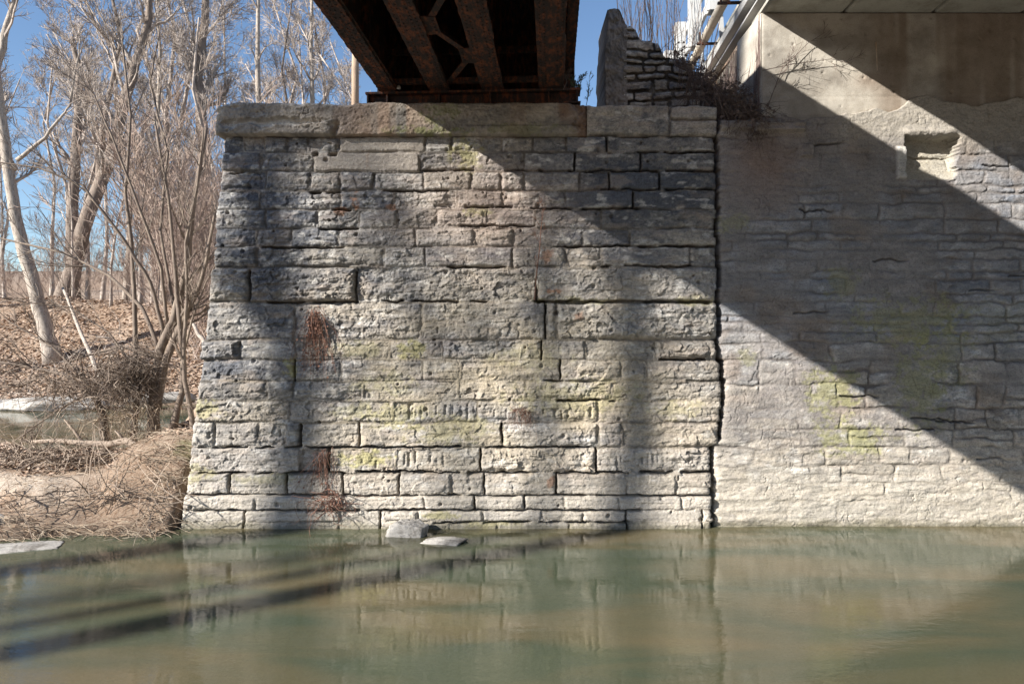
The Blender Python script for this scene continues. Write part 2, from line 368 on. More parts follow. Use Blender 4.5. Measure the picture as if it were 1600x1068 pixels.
tag(ab, 'tall abutment of coursed rock-faced limestone with a concrete cap, carrying the rusty railway bridge', 'abutment')
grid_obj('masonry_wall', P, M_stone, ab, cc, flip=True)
# --- its left return wall, coursed the same way
rz = np.arange(213, 834, 3.0); ru = np.arange(0, 640, 3.0); PYs, U = np.meshgrid(rz, ru, indexing='ij')
R = random.Random(5); st2 = []
for (y0, y1, xs, rk) in COURSES:
    x = -30
    while x < 660:
        x2 = x+R.uniform(50, 130); st2.append((x, x2, y0, y1, dict(rock=rk))); x = x2
o2 = lay(U, PYs, st2, 33)
lx = (356-(PYs-213)*(60/607)-800)/K
P = np.stack([lx-o2['H']-.005, .03+U/K, (820-PYs)/K], -1)
grid_obj('side_wall', P, M_stone, ab, stonecol(U, PYs, o2, 520, .35+0*U))
mb = MB(); mb.box(-3.7, 2.7, 1.1, 5.5, -.6, 5.2); mb.build('core', M_fill, ab)
# --- concrete cap
rows = np.arange(163, 215.5, step); cols = np.arange(342, 919, step); PYc, PXc = np.meshgrid(rows, cols, indexing='ij')
top = 165+fbm(PXc/22, PXc*0, 4, 3)*2.0+6*np.exp(-((PXc-342)/14)**2)+3.5*ss(445, 560, PXc)*(1-ss(552, 560, PXc))
PYt = top+(PYc-163)/52.0*(214-top)
erode = ss(-.12, .5, fbm(PXc/26, PYt/12, 4, 55)+.75*np.exp(-((PYt-198+.03*(PXc-340))/7)**2)-.45)*ss(560, 520, PXc)
Hc = .13-.075*erode+.010*fbm(PXc/10, PYt/8, 4, 56)+.004*fbm(PXc/3, PYt/3, 3, 57)
lipm = (PYt > 197)*ss(540, 480, PXc); Hc = Hc+.03*lipm*(1-erode*.3)
cr = np.abs(fbm(PXc/30, PYt/22, 4, 58)); Hc = Hc-.016*np.exp(-(cr/.014)**2)*ss(.3, .6, vn(PXc/40, PYt/30, 5))+.007*fbm(PXc/2.2, PYt/2.2, 2, 59)+.012*fbm(PXc/16, PYt/5, 4, 54)
Hc = Hc-.09*np.exp(-(((PXc-532+(PYt-190)*.3)/5)**2))*ss(188, 200, PYt)
Hc = Hc-.02*np.exp(-((PYt-199)/1.2)**2)*ss(700, 760, PXc)-.10*ss(890, 916, PXc+fbm(PXc/8, PYt/8, 3, 4)*14)
ed = np.minimum(PYt-top, 214-PYt); Hc = Hc-.025*np.exp(-ed/1.6)
ed = np.minimum(PXc-342, 918-PXc); Hc = Hc-.05*np.exp(-ed/2.5)
cc = np.ones(PXc.shape+(3,))*np.array((.33, .29, .24))
cc = mix(cc, (.115, .11, .105), np.clip(.5+fbm(PXc/30, PYt/14, 4, 60)*.9+fbm(PXc/5, PYt/4, 3, 66)*.5, 0, .9)*.85)
cc = mix(cc, (.50, .47, .42), np.clip(erode*.8+.8*np.exp(-((PYt-top)/3)**2)*ss(-.2, .3, fbm(PXc/14, PXc*0, 3, 61))*ss(600, 540, PXc), 0, .9))
cc = mix(cc, (.36, .235, .155), .55*np.exp(-((PXc-600)/75)**2)*ss(.1, .5, vn(PXc/14, PYt/60, 62)))
cc = lichen(cc, PXc, PYt, [(690, 180, 30, 20, .7), (670, 208, 60, 7, .8), (820, 205, 70, 8, .5)], 63, (.15, .16, .05))
cc = mix(cc, (.17, .09, .05), .7*ss(770, 850, PXc)*ss(.3, .7, vn(PXc/16, PYt/80, 64)))
P = np.stack([(PXc-800)/K, -Hc, (820-PYt)/K], -1); P, cc = skirt(P, cc, .9)
grid_obj('concrete_cap', P, M_conc, ab, cc, flip=True)
# --- big cap stones right of the concrete
rows = np.arange(166, 214, step); cols = np.arange(917, 1119, step); PYc, PXc = np.meshgrid(rows, cols, indexing='ij')
oc = lay(PXc, PYc, [(912, 1046, 164, 212, dict(rock=.3, off=.05)), (1046, 1122, 166, 188, dict(rock=.25, off=.04)), (1046, 1122, 188, 212, dict(rock=.25, off=.04))], 71, 2.5)
P = np.stack([(PXc-800)/K, -oc['H'], (820-PYc)/K], -1); P, cc = skirt(P, stonecol(PXc, PYc, oc, 530, .45+0*PXc), .9)
grid_obj('cap_stones', P, M_stone, ab, cc, flip=True)

# ---------------------------------------------------------------- road abutment: rubble masonry below, concrete above
rb = empty('road_abutment', (0, 0, 0)); tag(rb, 'mortared rubble abutment with plain concrete on top, under the road bridge', 'abutment')
xr1 = 2060
rows = np.arange(138, 834, step); cols = np.concatenate([np.arange(1124, 1625, step), np.arange(1628, xr1, 4.0)]); PYr, PXr = np.meshgrid(rows, cols, indexing='ij')
shf = seam(PYr+5)*(1-ss(1124, 1210, PXr))
R = random.Random(14); st = []; y = 130
while y < 835:
    h = R.choice((11, 14, 17, 20, 22, 26)); x = 1090+R.uniform(-20, 0)
    if y > 560: h = R.choice((28, 32, 38))
    while x < xr1+20:
        wv = R.uniform(38, 120)
        if h > 27 and R.random() < .3:
            k = y+h*R.uniform(.4, .6); st.append((x, x+wv, y, k, dict(rock=R.uniform(.3, .6)))); st.append((x, x+wv, k, y+h, dict(rock=R.uniform(.3, .6))))
        else: st.append((x, x+wv, y, y+h, dict(rock=R.uniform(.3, .75))))
        x += wv
    y += h
o = lay(PXr, PYr, st, 41, 3.4, 1.0)
H = o['H']; e = o['e']
plas = np.clip(.46+1.6*fbm(PXr/75, PYr/45, 4, 400)+.5*ss(690, 790, PYr)-.15*ss(1350, 1500, PXr)*ss(250, 350, PYr), 0, 1)
plas = np.maximum(plas, .95*np.exp(-((PXr-1190)/60)**4-((PYr-270)/60)**4)); plas = np.maximum(plas, ss(245, 205, PYr+fbm(PXr/40, PYr/20, 3, 8)*30)*ss(1280, 1330, PXr))
ps = .012+.012*fbm(PXr/30, PYr/20, 4, 410)+.006*fbm(PXr/8, PYr/5, 4, 411)+.003*fbm(PXr/3, PYr/3, 2, 414)
H = H*.6+.004
H2 = H*(1-plas)+np.maximum(H*.5, ps)*plas
lowr = ss(640, 720, PYr); H2 = H2+lowr*.018*fbm(PXr/34, PYr/8, 4, 415)
crk, cg = facets(PXr/46+fbm(PXr/30, PYr/30, 2, 421)*.8, PYr/26+fbm(PXr/20, PYr/20, 3, 420)*1.0, 430)
H2 = H2-.014*np.exp(-(cg/.03)**2)*plas*ss(.5, .7, vn(PXr/40, PYr/40, 433))
R = random.Random(3)
for k in range(14):
    x = R.uniform(1130, 1590); yv = R.uniform(210, 720); H2 = H2-R.uniform(.04, .09)*ss(x-3, x+3, PXr)*(1-ss(x+R.uniform(10, 60), x+62, PXr))*np.exp(-((PYr-yv-fbm(PXr/12, PXr*0, 3, k)*4)/1.3)**4)
# ledge stones
def ledge(H2, xa, xb, ya, yb, d): return H2+d*ss(xa-2, xa+2, PXr)*(1-ss(xb-2, xb+2, PXr))*ss(ya-2, ya+1, PYr)*(1-ss(yb-2, yb+1, PYr))*(.8+.3*vn(PXr/9, PYr/5, 9))
H2 = ledge(H2, 1178, 1256, 194, 207, .10); H2 = ledge(H2, 1250, 1270, 226, 246, .06); H2 = ledge(H2, 1126, 1176, 190, 203, .05)
# the pocket
def pocket(H2):
    xa = 1414+fbm(PYr/7, PYr*0, 2, 5)*2; xb = 1497+fbm(PYr/6, PYr*0, 3, 6)*7-ss(236, 280, PYr)*4; ya = 213+fbm(PXr/9, PXr*0, 3, 7)*3-ss(1470, 1490, PXr)*3
    k = ss(xa-1, xa+1, PXr)*(1-ss(xb-1.5, xb+1.5, PXr))*ss(ya-1, ya+1, PYr)
    dep = .26*np.clip(1-(PYr-213)/68, 0, 1)**.8
    H2 = H2-k*dep
    j = ss(1399, 1401, PXr)*(1-ss(1413, 1415, PXr))*ss(228, 232, PYr)*(1-ss(278, 282, PYr))
    lp = ss(1405, 1420, PXr)*(1-ss(1480, 1500, PXr))*np.exp(-((PYr-207)/6)**2)
    return H2+.05*j+.04*lp+.018*np.exp(-(((PXr-1490)/60)**2+((PYr-190)/30)**2)), k*(dep > .0), j
H2, kp, kj = pocket(H2)
# irregular top, sinking behind the concrete stem
bnd = 184+fbm(PXr/34, PXr*0, 4, 90)*9-26*ss(1320, 1420, PXr)*(.7+.6*vn(PXr/40, PXr*0, 91))
bnd = np.where(PXr < 1192, 188+fbm(PXr/12, PXr*0, 2, 92)*3, bnd)
H2 = H2-.22*ss(0, 5, bnd-PYr)
edge = PXr-1124-fbm(PYr/9, PYr*0, 3, 93)*2.5-1; H2 = np.where(edge < 0, -.3, H2-.03*np.exp(-np.clip(edge, 0, 50)/3))
H2 = H2-.05*ss(-9, 0, -(PXr-1124))*0
# bottom footing running across from the left wall
H2 = H2+.03*ss(790, 794, PYr)*ss(1215, 1150, PXr)
t3 = .05*(PYr-200)/620
c = stonecol(PXr, PYr, o, 700, np.clip(.30*ss(600, 380, PYr)+.1, 0, 1)); c = mix(c, (.25, .28, .33), .5*ss(640, 480, PYr)*ss(200, 260, PYr))  # bluish cast of the shaded band put into the stone colour
c = mix(c, (.225, .205, .19), np.clip(plas*1.2-.1, 0, .75)*ss(760, 600, PYr)); c = mix(c, (.14, .12, .105), (1-ss(0, 2.4, e))*(1-plas)*.6)
c = mix(c, (.20, .155, .12), .6*ss(.12, .5, fbm(PXr/70, PYr/60, 4, 790))*ss(700, 600, PYr))
c = c*(.85+.4*vn(PXr/25, PYr/12, 777)[..., None])
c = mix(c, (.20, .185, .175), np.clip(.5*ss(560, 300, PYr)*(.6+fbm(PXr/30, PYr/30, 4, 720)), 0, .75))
c = mix(c, (.24, .155, .12), .5*np.exp(-((PXr-1190)/60)**2-((PYr-260)/60)**2))
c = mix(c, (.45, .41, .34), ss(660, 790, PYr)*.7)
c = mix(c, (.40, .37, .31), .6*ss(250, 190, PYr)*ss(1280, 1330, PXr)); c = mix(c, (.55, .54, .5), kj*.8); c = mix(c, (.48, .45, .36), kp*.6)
c = lichen(c, PXr, PYr, [(1300, 610, 40, 45, .8), (1330, 685, 60, 25, .85), (1440, 600, 40, 70, .65), (1420, 500, 90, 40, .6), (1310, 440, 30, 30, .5), (1150, 350, 30, 14, .5), (1165, 560, 14, 16, .5), (1480, 560, 40, 60, .4), (1560, 500, 60, 40, .25)], 740, (.27, .265, .12))
wet = ss(806, 818, PYr+fbm(PXr/30, PYr*0, 4, 31)*7+fbm(PXr/4, PYr/4, 2, 32)*4); c = mix(c, (.13, .12, .075), wet*.7)
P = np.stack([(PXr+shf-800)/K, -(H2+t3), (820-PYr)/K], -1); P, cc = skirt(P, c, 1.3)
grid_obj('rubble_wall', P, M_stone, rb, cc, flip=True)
# concrete stem
rows = np.arange(19, 200, 2.0); cols = np.arange(1190, xr1, 2.2); PYc, PXc = np.meshgrid(rows, cols, indexing='ij')
Hs = -.03+.006*fbm(PXc/40, PYc/40, 4, 801)+.003*fbm(PXc/6, PYc/6, 4, 802)-.010*np.exp(-((PYc-150)/1.0)**2)-.03*np.exp(-(PXc-1190)/1.5)
R = random.Random(8)
for k in range(60):
    x = R.uniform(1195, 1600); yv = R.uniform(25, 190); r = R.uniform(1.0, 2.2); Hs = Hs-.02*np.exp(-(((PXc-x)/r)**2+((PYc-yv)/r)**2)**2)
cc = np.ones(PXc.shape+(3,))*np.array((.44, .41, .355)); cc = mix(cc, (.24, .22, .19), np.clip(.3+fbm(PXc/45, PYc/30, 5, 810)*1.1, 0, .8))
cc = mix(cc, (.20, .155, .115), .8*ss(.45, .75, vn(PXc/38, PYc/600, 811)*.7+vn(PXc/9, PYc/200, 812)*.3)*ss(1330, 1400, PXc))
cc = mix(cc, (.22, .17, .13), .7*np.exp(-((PXc-1360)/26)**2-((PYc-125)/14)**2))
P = np.stack([(PXc-800)/K, -Hs, (820-PYc)/K], -1); P, cc = skirt(P, cc, 1.0)
grid_obj('concrete_stem', P, M_conc, rb, cc, flip=True)
SK = .059
# wing wall running back from the stem corner (faces left)
yy = np.arange(0.031, 11, .05); zz = np.arange(4.4, 7.0, .05); ZZ, YY = np.meshgrid(zz, yy, indexing='ij')
X = 3.40+SK*YY+.012*fbm(YY*3, ZZ*3, 4, 820)
cc = np.ones(X.shape+(3,))*np.array((.44, .405, .34)); cc = mix(cc, (.22, .18, .14), np.clip(.3+fbm(YY*6, ZZ*.8, 4, 822)*1.1, 0, .8))
P = np.stack([X, YY, ZZ], -1); e2 = P[-1:].copy(); e2[..., 0] += .4; P = np.concatenate([P, e2]); cc = np.concatenate([cc, cc[-1:]])
grid_obj('wing_wall', P, M_conc, rb, cc, flip=True)
mb = MB(); mb.box(2.95, 10.9, 1.2, 2.2, -.6, 5.4); mb.build('core', M_fill, rb)

# ---------------------------------------------------------------- railway bridge
rw = empty('railway_bridge', (0, 0, 0), -math.atan(SK))
tag(rw, 'rusty riveted steel girder railway bridge seen from below, dark against the sky', 'railway bridge')
YF = -22.0
def px2x(p): return (p-800)/K
Z0 = 5.93; ZT = 7.42
GX = [(-1.83, -1.59), (-1.14, -.85), (-.42, -.11), (.365, .70)]
R = random.Random(2)
for gi, (a, b) in enumerate(GX):
    m = MB(); xc = (a+b)/2
    # bottom flange as a strip whose edge is nibbled by rust
    ys = [YF, -8]+[-8+i*.05 for i in range(1, 165)]; ys = [y for y in ys if y < .25]
    vs = []; na = 0
    for y in ys:
        ja = R.uniform(-.006, .006)+(.03*max(0, math.sin(y*2.1+gi*2))**6 if gi in (1, 3) else 0); jb = R.uniform(-.008, .008)+(.04*max(0, math.sin(y*1.7+gi*1.3+1))**8 if gi > 0 else 0)
        vs += [(a+ja, y, Z0), (b-jb, y, Z0), (b-jb, y, Z0+.035), (a+ja, y, Z0+.035)]
    fs = []
    for i in range(len(ys)-1):
        q = i*4
        for k in range(4): fs.append((q+k, q+4+k, q+4+(k+1) % 4, q+(k+1) % 4))
    m.add(vs, fs); q = len(vs); m.f.append((0, 1, 2, 3)); m.f.append((q-1, q-2, q-3, q-4)); m.sm += [False, False]
    gd = m.build('girder', M_rust, rw)
    m = MB(); m.box(xc-.012, xc+.012, YF, .355, Z0+.035, ZT-.05)
    m.box(xc-.14, xc-.0125, YF, .22, Z0+.036, Z0+.055); m.box(xc+.0125, xc+.14, YF, .22, Z0+.036, Z0+.055)   # angles
    m.box(a, b, YF, .22, ZT-.049, ZT-.003)
    y = 0
    while y > YF:
        m.box(xc-.12, xc-.013, y, y+.02, Z0+.056, ZT-.05); m.box(xc+.013, xc+.12, y, y+.02, Z0+.056, ZT-.05); y -= 1.35
    m.box(a+.001, b-.012, -4.2, .2, Z0+.004, Z0+.03); y = .15
    while y > -4.2:
        for rx in (a+.045, a+.095, b-.095, b-.045):
            if R.random() < .93:
                n = 6; r = .013; yo = y+(.03 if rx in (a+.095, b-.095) else 0)
                vs = [(rx+r*math.cos(k*1.047), yo+r*math.sin(k*1.047), Z0) for k in range(n)]+[(rx+r*.6*math.cos(k*1.047), yo+r*.6*math.sin(k*1.047), Z0-.011) for k in range(n)]
                m.add(vs, [(k, (k+1) % n, n+(k+1) % n, n+k) for k in range(n)]+[tuple(range(n, 2*n))])
        y -= .085
    m.build('web', M_rust, gd)
# lacing between the middle girders: zigzag angles with gusset plates
def inner(i): return GX[i][1], GX[i+1][0]
xa, xb = inner(1); y = -.15; side = 0; k = 0
while y > YF+1:
    pa = (xa+.02 if side == 0 else xb-.02, y, Z0+.06); pb = (xb-.02 if side == 0 else xa+.02, y-.85, Z0+.06)
    m = MB(); m.bar(pa, pb, .075, .012); d = Vector(pb)-Vector(pa); m.bar(Vector(pa)+Vector((0, .034, .04)), Vector(pb)+Vector((0, .034, .04)), .008, .07); m.build('brace', M_rust, rw)
    m = MB(); cx = pb[0]; sg = 1 if side == 1 else -1
    m.add([(cx-sg*.14, pb[1]-.26, Z0+.046), (cx+sg*.13, pb[1]-.2, Z0+.046), (cx+sg*.13, pb[1]+.2, Z0+.046), (cx-sg*.14, pb[1]+.26, Z0+.046), (cx-sg*.14, pb[1]-.26, Z0+.058), (cx+sg*.13, pb[1]-.2, Z0+.058), (cx+sg*.13, pb[1]+.2, Z0+.058), (cx-sg*.14, pb[1]+.26, Z0+.058)],
          [(0, 1, 2, 3), (7, 6, 5, 4), (0, 4, 5, 1), (1, 5, 6, 2), (2, 6, 7, 3), (3, 7, 4, 0)])
    for ry in (-.12, -.04, .04, .12): m.box(cx+sg*.09-.012, cx+sg*.09+.012, pb[1]+ry-.012, pb[1]+ry+.012, Z0+.036, Z0+.0458)
    m.build('gusset_plate', M_rust, rw)
    y -= .85; side = 1-side
for i in (0, 1, 2):
    xa, xb = inner(i)
    for y in (-5.8, -.05):
        MB().bar((xa-.1, y, Z0+.5), (xb+.1, y, Z0+.5), .06, .08).build('cross_brace', M_rust, rw); MB().bar((xa-.1, y, Z0+.1), (xb+.1, y, Z0+.1), .09, .06).build('cross_brace', M_rust, rw)
# bearing beam on the cap
m = MB(); m.box(-2.02, .93, -.02, .26, 5.885, 5.915); m.box(-2.0, .90, .08, .12, 5.735, 5.884); m.box(-2.02, .93, -.02, .26, 5.712, 5.734)
for x in (-1.99, -1.72, -1.0, -.3, .5, .88): m.box(x-.012, x+.012, -.01, .079, 5.736, 5.883)
m.build('bearing_beam', M_rust, rw, .003)
for (a, b) in GX: m = MB(); m.box(a+.02, b-.02, -.01, .22, 5.9155, 5.929); m.build('bearing_plate', M_rust, rw)
m = MB(); m.tube([(-1.55, -.03, 5.94), (-1.55, -.03, 5.99)], [.03, .02], 8); m.build('bolt', M_paint, rw)
m = MB(); m.box(-1.95, .86, .36, .55, 5.72, ZT+.2); m.build('end_diaphragm', M_rust, rw)
# ties, deck, timber guard, rails
y = .2; ties = MB(); n = 0
while y > YF:
    m = MB(); m.box(-2.12+R.uniform(-.05, .03), .86+R.uniform(-.03, .03), y-.23, y, ZT, ZT+.2)
    if n < 98: m.build('tie', M_timber, rw)
    n += 1; y -= .30
m = MB(); m.box(-2.0, .80, YF, .3, ZT+.201, ZT+.26); m.build('deck', M_timber, rw)
for x in (-1.95, .62):
    m = MB(); m.box(x, x+.18, YF, .3, ZT+.261, ZT+.46); m.build('guard_timber', M_timber, rw)
for x in (-1.4, .08):
    m = MB(); m.box(x-.07, x+.07, YF, 9, ZT+.262, ZT+.28); m.box(x-.012, x+.012, YF, 9, ZT+.281, ZT+.39); m.box(x-.036, x+.036, YF, 9, ZT+.391, ZT+.43); m.build('rail', M_rust, rw)
m = MB(); m.box(.70, .80, YF, .25, 6.9, ZT-.004); m.box(.72, .84, YF, .25, 6.2, 6.22)
y = .1
while y > -6: m.box(.705, .845, y-.05, y, 6.221, 6.899); y -= .14
m.build('side_plating', M_rust, rw)

# ---------------------------------------------------------------- road bridge
rd = empty('road_bridge', (0, 0, 0), -math.atan(SK)); tag(rd, 'pale concrete road bridge overhead on the right with white steel railing', 'road bridge')
x = 3.42
for k in range(7):
    wd = 1.09 if k == 0 else 1.20
    m = MB(); m.box(x+.012, x+wd, -20, .85, 6.975, 7.6); m.build('box_beam', M_beam, rd, .035); x += wd+.018
mb = MB(); mb.box(3.43, x, -20, 12, 7.602, 7.72); mb.build('deck_slab', M_beam, rd)
m = MB(); m.box(3.30, 3.42, -20, 13, 7.30, 7.45); m.build('fascia_beam', M_paint, rd, .01)
m = MB(); m.box(3.28, 3.40, -.5, 12, 7.04, 7.07); m.build('ledge_angle', M_paint, rd, .005)
m = MB(); m.tube([(3.14, y, 7.60+.01*math.sin(y)) for y in np.arange(-20, 13.1, .5)], [.075]*67, 14); pp = m.build('pipe', M_pipe, rd)
for y in np.arange(-.4, 12, 1.45):
    m = MB(); m.bar((3.0, y, 7.50), (3.43, y, 7.50), .05, .03); m.bar((3.05, y, 7.50), (3.05, y, 7.70), .03, .02, (0, 1, 0)); m.build('bracket', M_rust, pp)
for i, y in enumerate(np.arange(-18.2, 12.5, 1.45)):
    m = MB(); m.box(3.12, 3.14, y, y+.24, 7.9, 9.0); m.box(3.141, 3.30, y, y+.012, 7.9, 9.0); m.box(3.141, 3.30, y+.228, y+.24, 7.9, 9.0)
    m.box(3.09, 3.119, y+.03, y+.07, 7.9, 9.0); m.box(3.09, 3.119, y+.17, y+.21, 7.9, 9.0)
    m.build('railing_post', M_paint, rd)
    m = MB(); m.bar((3.36, y+.12, 7.3), (3.32, y+.12, 8.0), .07, .05, (0, 1, 0)); m.build('post_strut', M_paint, rd)
for z, h in ((7.98, .07), (8.35, .16), (8.8, .16)):
    m = MB(); m.box(3.305, 3.36, -20, 12.6, z, z+h); m.build('railing_rail', M_paint, rd)

# ---------------------------------------------------------------- broken parapet on the abutment
pw = empty('parapet_wall', W(1000, 165, .3)); tag(pw, 'broken stub of parapet, concrete end post with loose stone courses stepping down to the brush', 'wall')
base = pw.location.copy()
d0 = .3+D
def P3(px, py, y): p = W(px, py, y)-base; return p
rows = np.linspace(0, 1, 110); cols = np.linspace(0, 1, 40); V, U = np.meshgrid(rows, cols, indexing='ij')
topz = 15+26*ss(.55, 1, U)+fbm(U*4, U*0, 3, 5)*3
PXp = 946+U*34+3*ss(.7, 0, V)*(1-U)-fbm(V*9, V*0, 2, 8)*2; PYp = topz+V*(168-topz)
Hh = .03*fbm(PXp/9, PYp/9, 5, 11)+.02*fbm(PXp/3, PYp/3, 3, 12)
d = d0-Hh; Pp = np.stack([(PXp-800)/F*d-base.x, -D+d-base.y, CZ-(PYp-VY)/F*d-base.z], -1)
cc = np.ones(U.shape+(3,))*np.array((.22, .20, .185)); cc = mix(cc, (.12, .115, .11), np.clip(.4+fbm(PXp/12, PYp/12, 4, 13), 0, .9))
Pp, cc = skirt(Pp, cc, 1.0)
grid_obj('concrete_post', Pp, M_conc, pw, cc, flip=True)
def rubble_stone(m, cx, cy, cz, sx, sy, sz, seed, jag=.12):
    R = random.Random(seed); nu, nv = 10, 6; vs = []
    for i in range(nv+1):
        th = math.pi*i/nv
        for j in range(nu):
            ph = 2*math.pi*j/nu; x = math.sin(th)*math.cos(ph); y = math.sin(th)*math.sin(ph); z = math.cos(th)
            f = lambda t: math.copysign(abs(t)**.45, t)
            q = 1+R.uniform(-jag, jag); vs.append((cx+f(x)*sx*q, cy+f(y)*sy*q, cz+f(z)*sz*(1+R.uniform(-jag, jag))))
    fs = [(i*nu+j, i*nu+(j+1) % nu, (i+1)*nu+(j+1) % nu, (i+1)*nu+j) for i in range(nv) for j in range(nu)]
    m.add(vs, [f[::-1] for f in fs])
M_rub = mat('dark_rubble', (.20, .19, .18), .92, [(5, (.11, .11, .12), .48, .64, S1), (20, (.30, .29, .27), .56, .74, S1)], .6, 30)
rows = np.linspace(0, 1, 150); cols = np.arange(975, 1108, 1.0); V, PXq = np.meshgrid(rows, cols, indexing='ij')
tl = np.interp(PXq, [975, 990, 1000, 1012, 1030, 1036, 1050, 1056, 1072, 1078, 1095, 1108], [40, 44, 60, 64, 70, 88, 92, 106, 110, 128, 134, 156])+fbm(PXq/5, PXq*0, 3, 6)*4
PYq = tl+V*(168-tl); R = random.Random(31); sq = []; y = 30
while y < 170:
    h = R.uniform(9, 16); x = 955+R.uniform(0, 20)
    while x < 1115: w_ = R.uniform(20, 52); sq.append((x, x+w_, y, y+h, dict(rock=R.uniform(.35, .8), off=R.uniform(-.02, .04)))); x += w_
    y += h
oq = lay(PXq, PYq, sq, 131, 3.2, 1.2); Hq = oq['H']-.02*np.exp(-(oq['e']/1.0)**2)
cq = stonecol(PXq, PYq, oq, 560, .35+0*PXq); cq = np.where((oq['e'] < 1.2)[..., None], cq*.45, cq)
d = d0-Hq; Pq = np.stack([(PXq-800)/F*d-base.x, -D+d-base.y, CZ-(PYq-VY)/F*d-base.z], -1); Pq, cq = skirt(Pq, cq, .9)
grid_obj('rubble_courses', Pq, M_stone, pw, cq, flip=True)

# ---------------------------------------------------------------- ground, water
def ease(a, b, x): return ss(a, b, x)
def terrain(x, y):
    n = fbm(x/1.3, y/1.3, 4, 900); n2 = fbm(x/6, y/6, 3, 910); nf = fbm(x*2.2, y*2.2, 3, 905)
    yf = -.50-.28*ease(-5.2, -7.5, x)+.3*fbm(x/1.1, x*0, 3, 920)*ease(-4.3, -5.5, x)
    hump = 1.08-.42*ease(-5.3, -6.3, x)+.16*n
    sp = -.8+.85*ease(yf-.9, yf+.15, y)+.40*ease(yf, yf+1.1, y)+(hump-.45)*ease(yf+.5-.35*ease(-6.2, -5.2, x), 1.5-.9*ease(-6.2, -5.2, x), y)
    sp = sp-(hump+.9)*ease(2.2, 4.4, y)
    far = 1.5*ease(12.2, 17, y)+3.4*ease(14, 25, y)+1.3*ease(30, 90, y)+.2*n*ease(13, 16, y)+.5*n2*ease(17, 30, y)
    far = far+12*ease(45, 170, y)
    sp = np.where(y < .35, sp+(-.8-sp)*ease(-4.52, -4.42, x), sp)
    L = np.where(y < 8, sp, -.85+far)+(.05*nf+.05*fbm(x*5, y*5, 3, 906))*ease(-.1, .3, sp)
    cam_side = -.75+2.1*ease(-5.6, -8.6, y)+1.2*ease(-9, -22, y)+.15*n*ease(-6.5, -8, y)+5*ease(-15, -45, y)  # last term: unseen hill added behind the camera to keep sky light off the walls
    # creek bed with bars
    bed = -.8+.34*fbm(x/2.6+y*.35, y/1.1, 3, 930)+.12*n
    G = np.where(y > yf-.9, L, bed)
    G = np.where((y <= yf-.9) & (y > yf-1.6), bed+(L-bed)*ease(yf-1.6, yf-.9, y), G)
    # embankments behind the abutments
    inside = ease(-3.75-.0, -3.70, x)
    behind = ease(.75, .95, y)
    right = np.where(x > 3.38+SK*y, 7.5, np.where(x > 1.3, 5.35+.85*ease(1.5, 8, y), 5.35))
    wnd = np.clip((x+3.75+ease(5.4, 7, y)*0)/1.0, 0, 0)
    dist = np.maximum(-3.75-x, 0)
    emb_back = np.maximum(right-dist*1.25-np.maximum(0, 6.3-y)*6*(x < -3.75), -9)
    emb = np.where((x > -3.73), -.8+(right+.8)*behind, np.where(y > 5.6, emb_back, -9))
    G = np.where(x > -3.73, np.where(y > .7, emb, bed), np.maximum(G, emb))
    G = np.where(x > 11, np.where(y > -.6, -.8+9*ease(-.6, 6, y), bed), G)
    G = np.where(y < -5.2, np.maximum(G, cam_side) if True else G, G)
    return G
def axis(segs):
    out = []
    for a, b, s_ in segs: out.append(np.arange(a, b, s_))
    return np.concatenate(out+[np.array([segs[-1][1]])])
ax = axis([(-900, -60, 40), (-60, -22, 1.5), (-22, -10.5, .3), (-10.5, -3.9, .06), (-3.9, -3.6, .05), (-3.6, 12, .2), (12, 60, 3), (60, 900, 60)])
ay = axis([(-900, -60, 60), (-60, -12, 2), (-12, -1.6, .15), (-1.6, 4.6, .06), (4.6, 11, .4), (11, 26, .14), (26, 60, 1.2), (60, 1200, 40)])
YY, XX = np.meshgrid(ay, ax, indexing='ij'); ZZ = terrain(XX, YY)
tc = np.ones(XX.shape+(3,))*np.array((.30, .215, .15))
n = fbm(XX*1.3, YY*1.3, 4, 940); n2 = fbm(XX*5, YY*5, 3, 941)
tc = mix(tc, (.40, .32, .25), np.clip(.5+n*1.2, 0, 1)); tc = mix(tc, (.17, .12, .085), np.clip(n2*1.4, 0, .8))
sand = ss(-.3, .25, .55-np.abs(YY-.35+.12*(XX+7))/.6+.45*n)*ss(-5.5, -6.4, XX)*(YY < 2.5)*(YY > -1)
tc = mix(tc, (.50, .44, .365), sand*.85)
bank = ss(-6.9, -5.6, XX+.8*n)*(YY < 3)*(YY > -1.5)*(XX < -3.7); tc = mix(tc, (.21, .16, .12), bank*.75)
gr = ss(.3, .5, fbm(XX*3, YY*3, 3, 950))*ss(-6, -5, XX)*(YY < 3)*(YY > .3)*(XX < -3.7); tc = mix(tc, (.10, .13, .04), gr*.5)
rk = ss(.05, .3, fbm(XX*1.6, YY*2.2, 3, 955))*ss(12.6, 13.4, YY)*ss(16.5, 15, YY); tc = mix(tc, (.48, .44, .39), rk*.85)
tc = mix(tc, (.16, .12, .075), (ZZ < -.02)*.8); tc = mix(tc, (.27, .19, .11), (ZZ < -.05)*np.clip(n*2, 0, 1)); tc = mix(tc, (.12, .09, .065), np.exp(-((ZZ-.02)/.05)**2))
P = np.stack([XX, YY, ZZ], -1)
tag(grid_obj('ground', P, M_ground, None, tc), kind='structure')

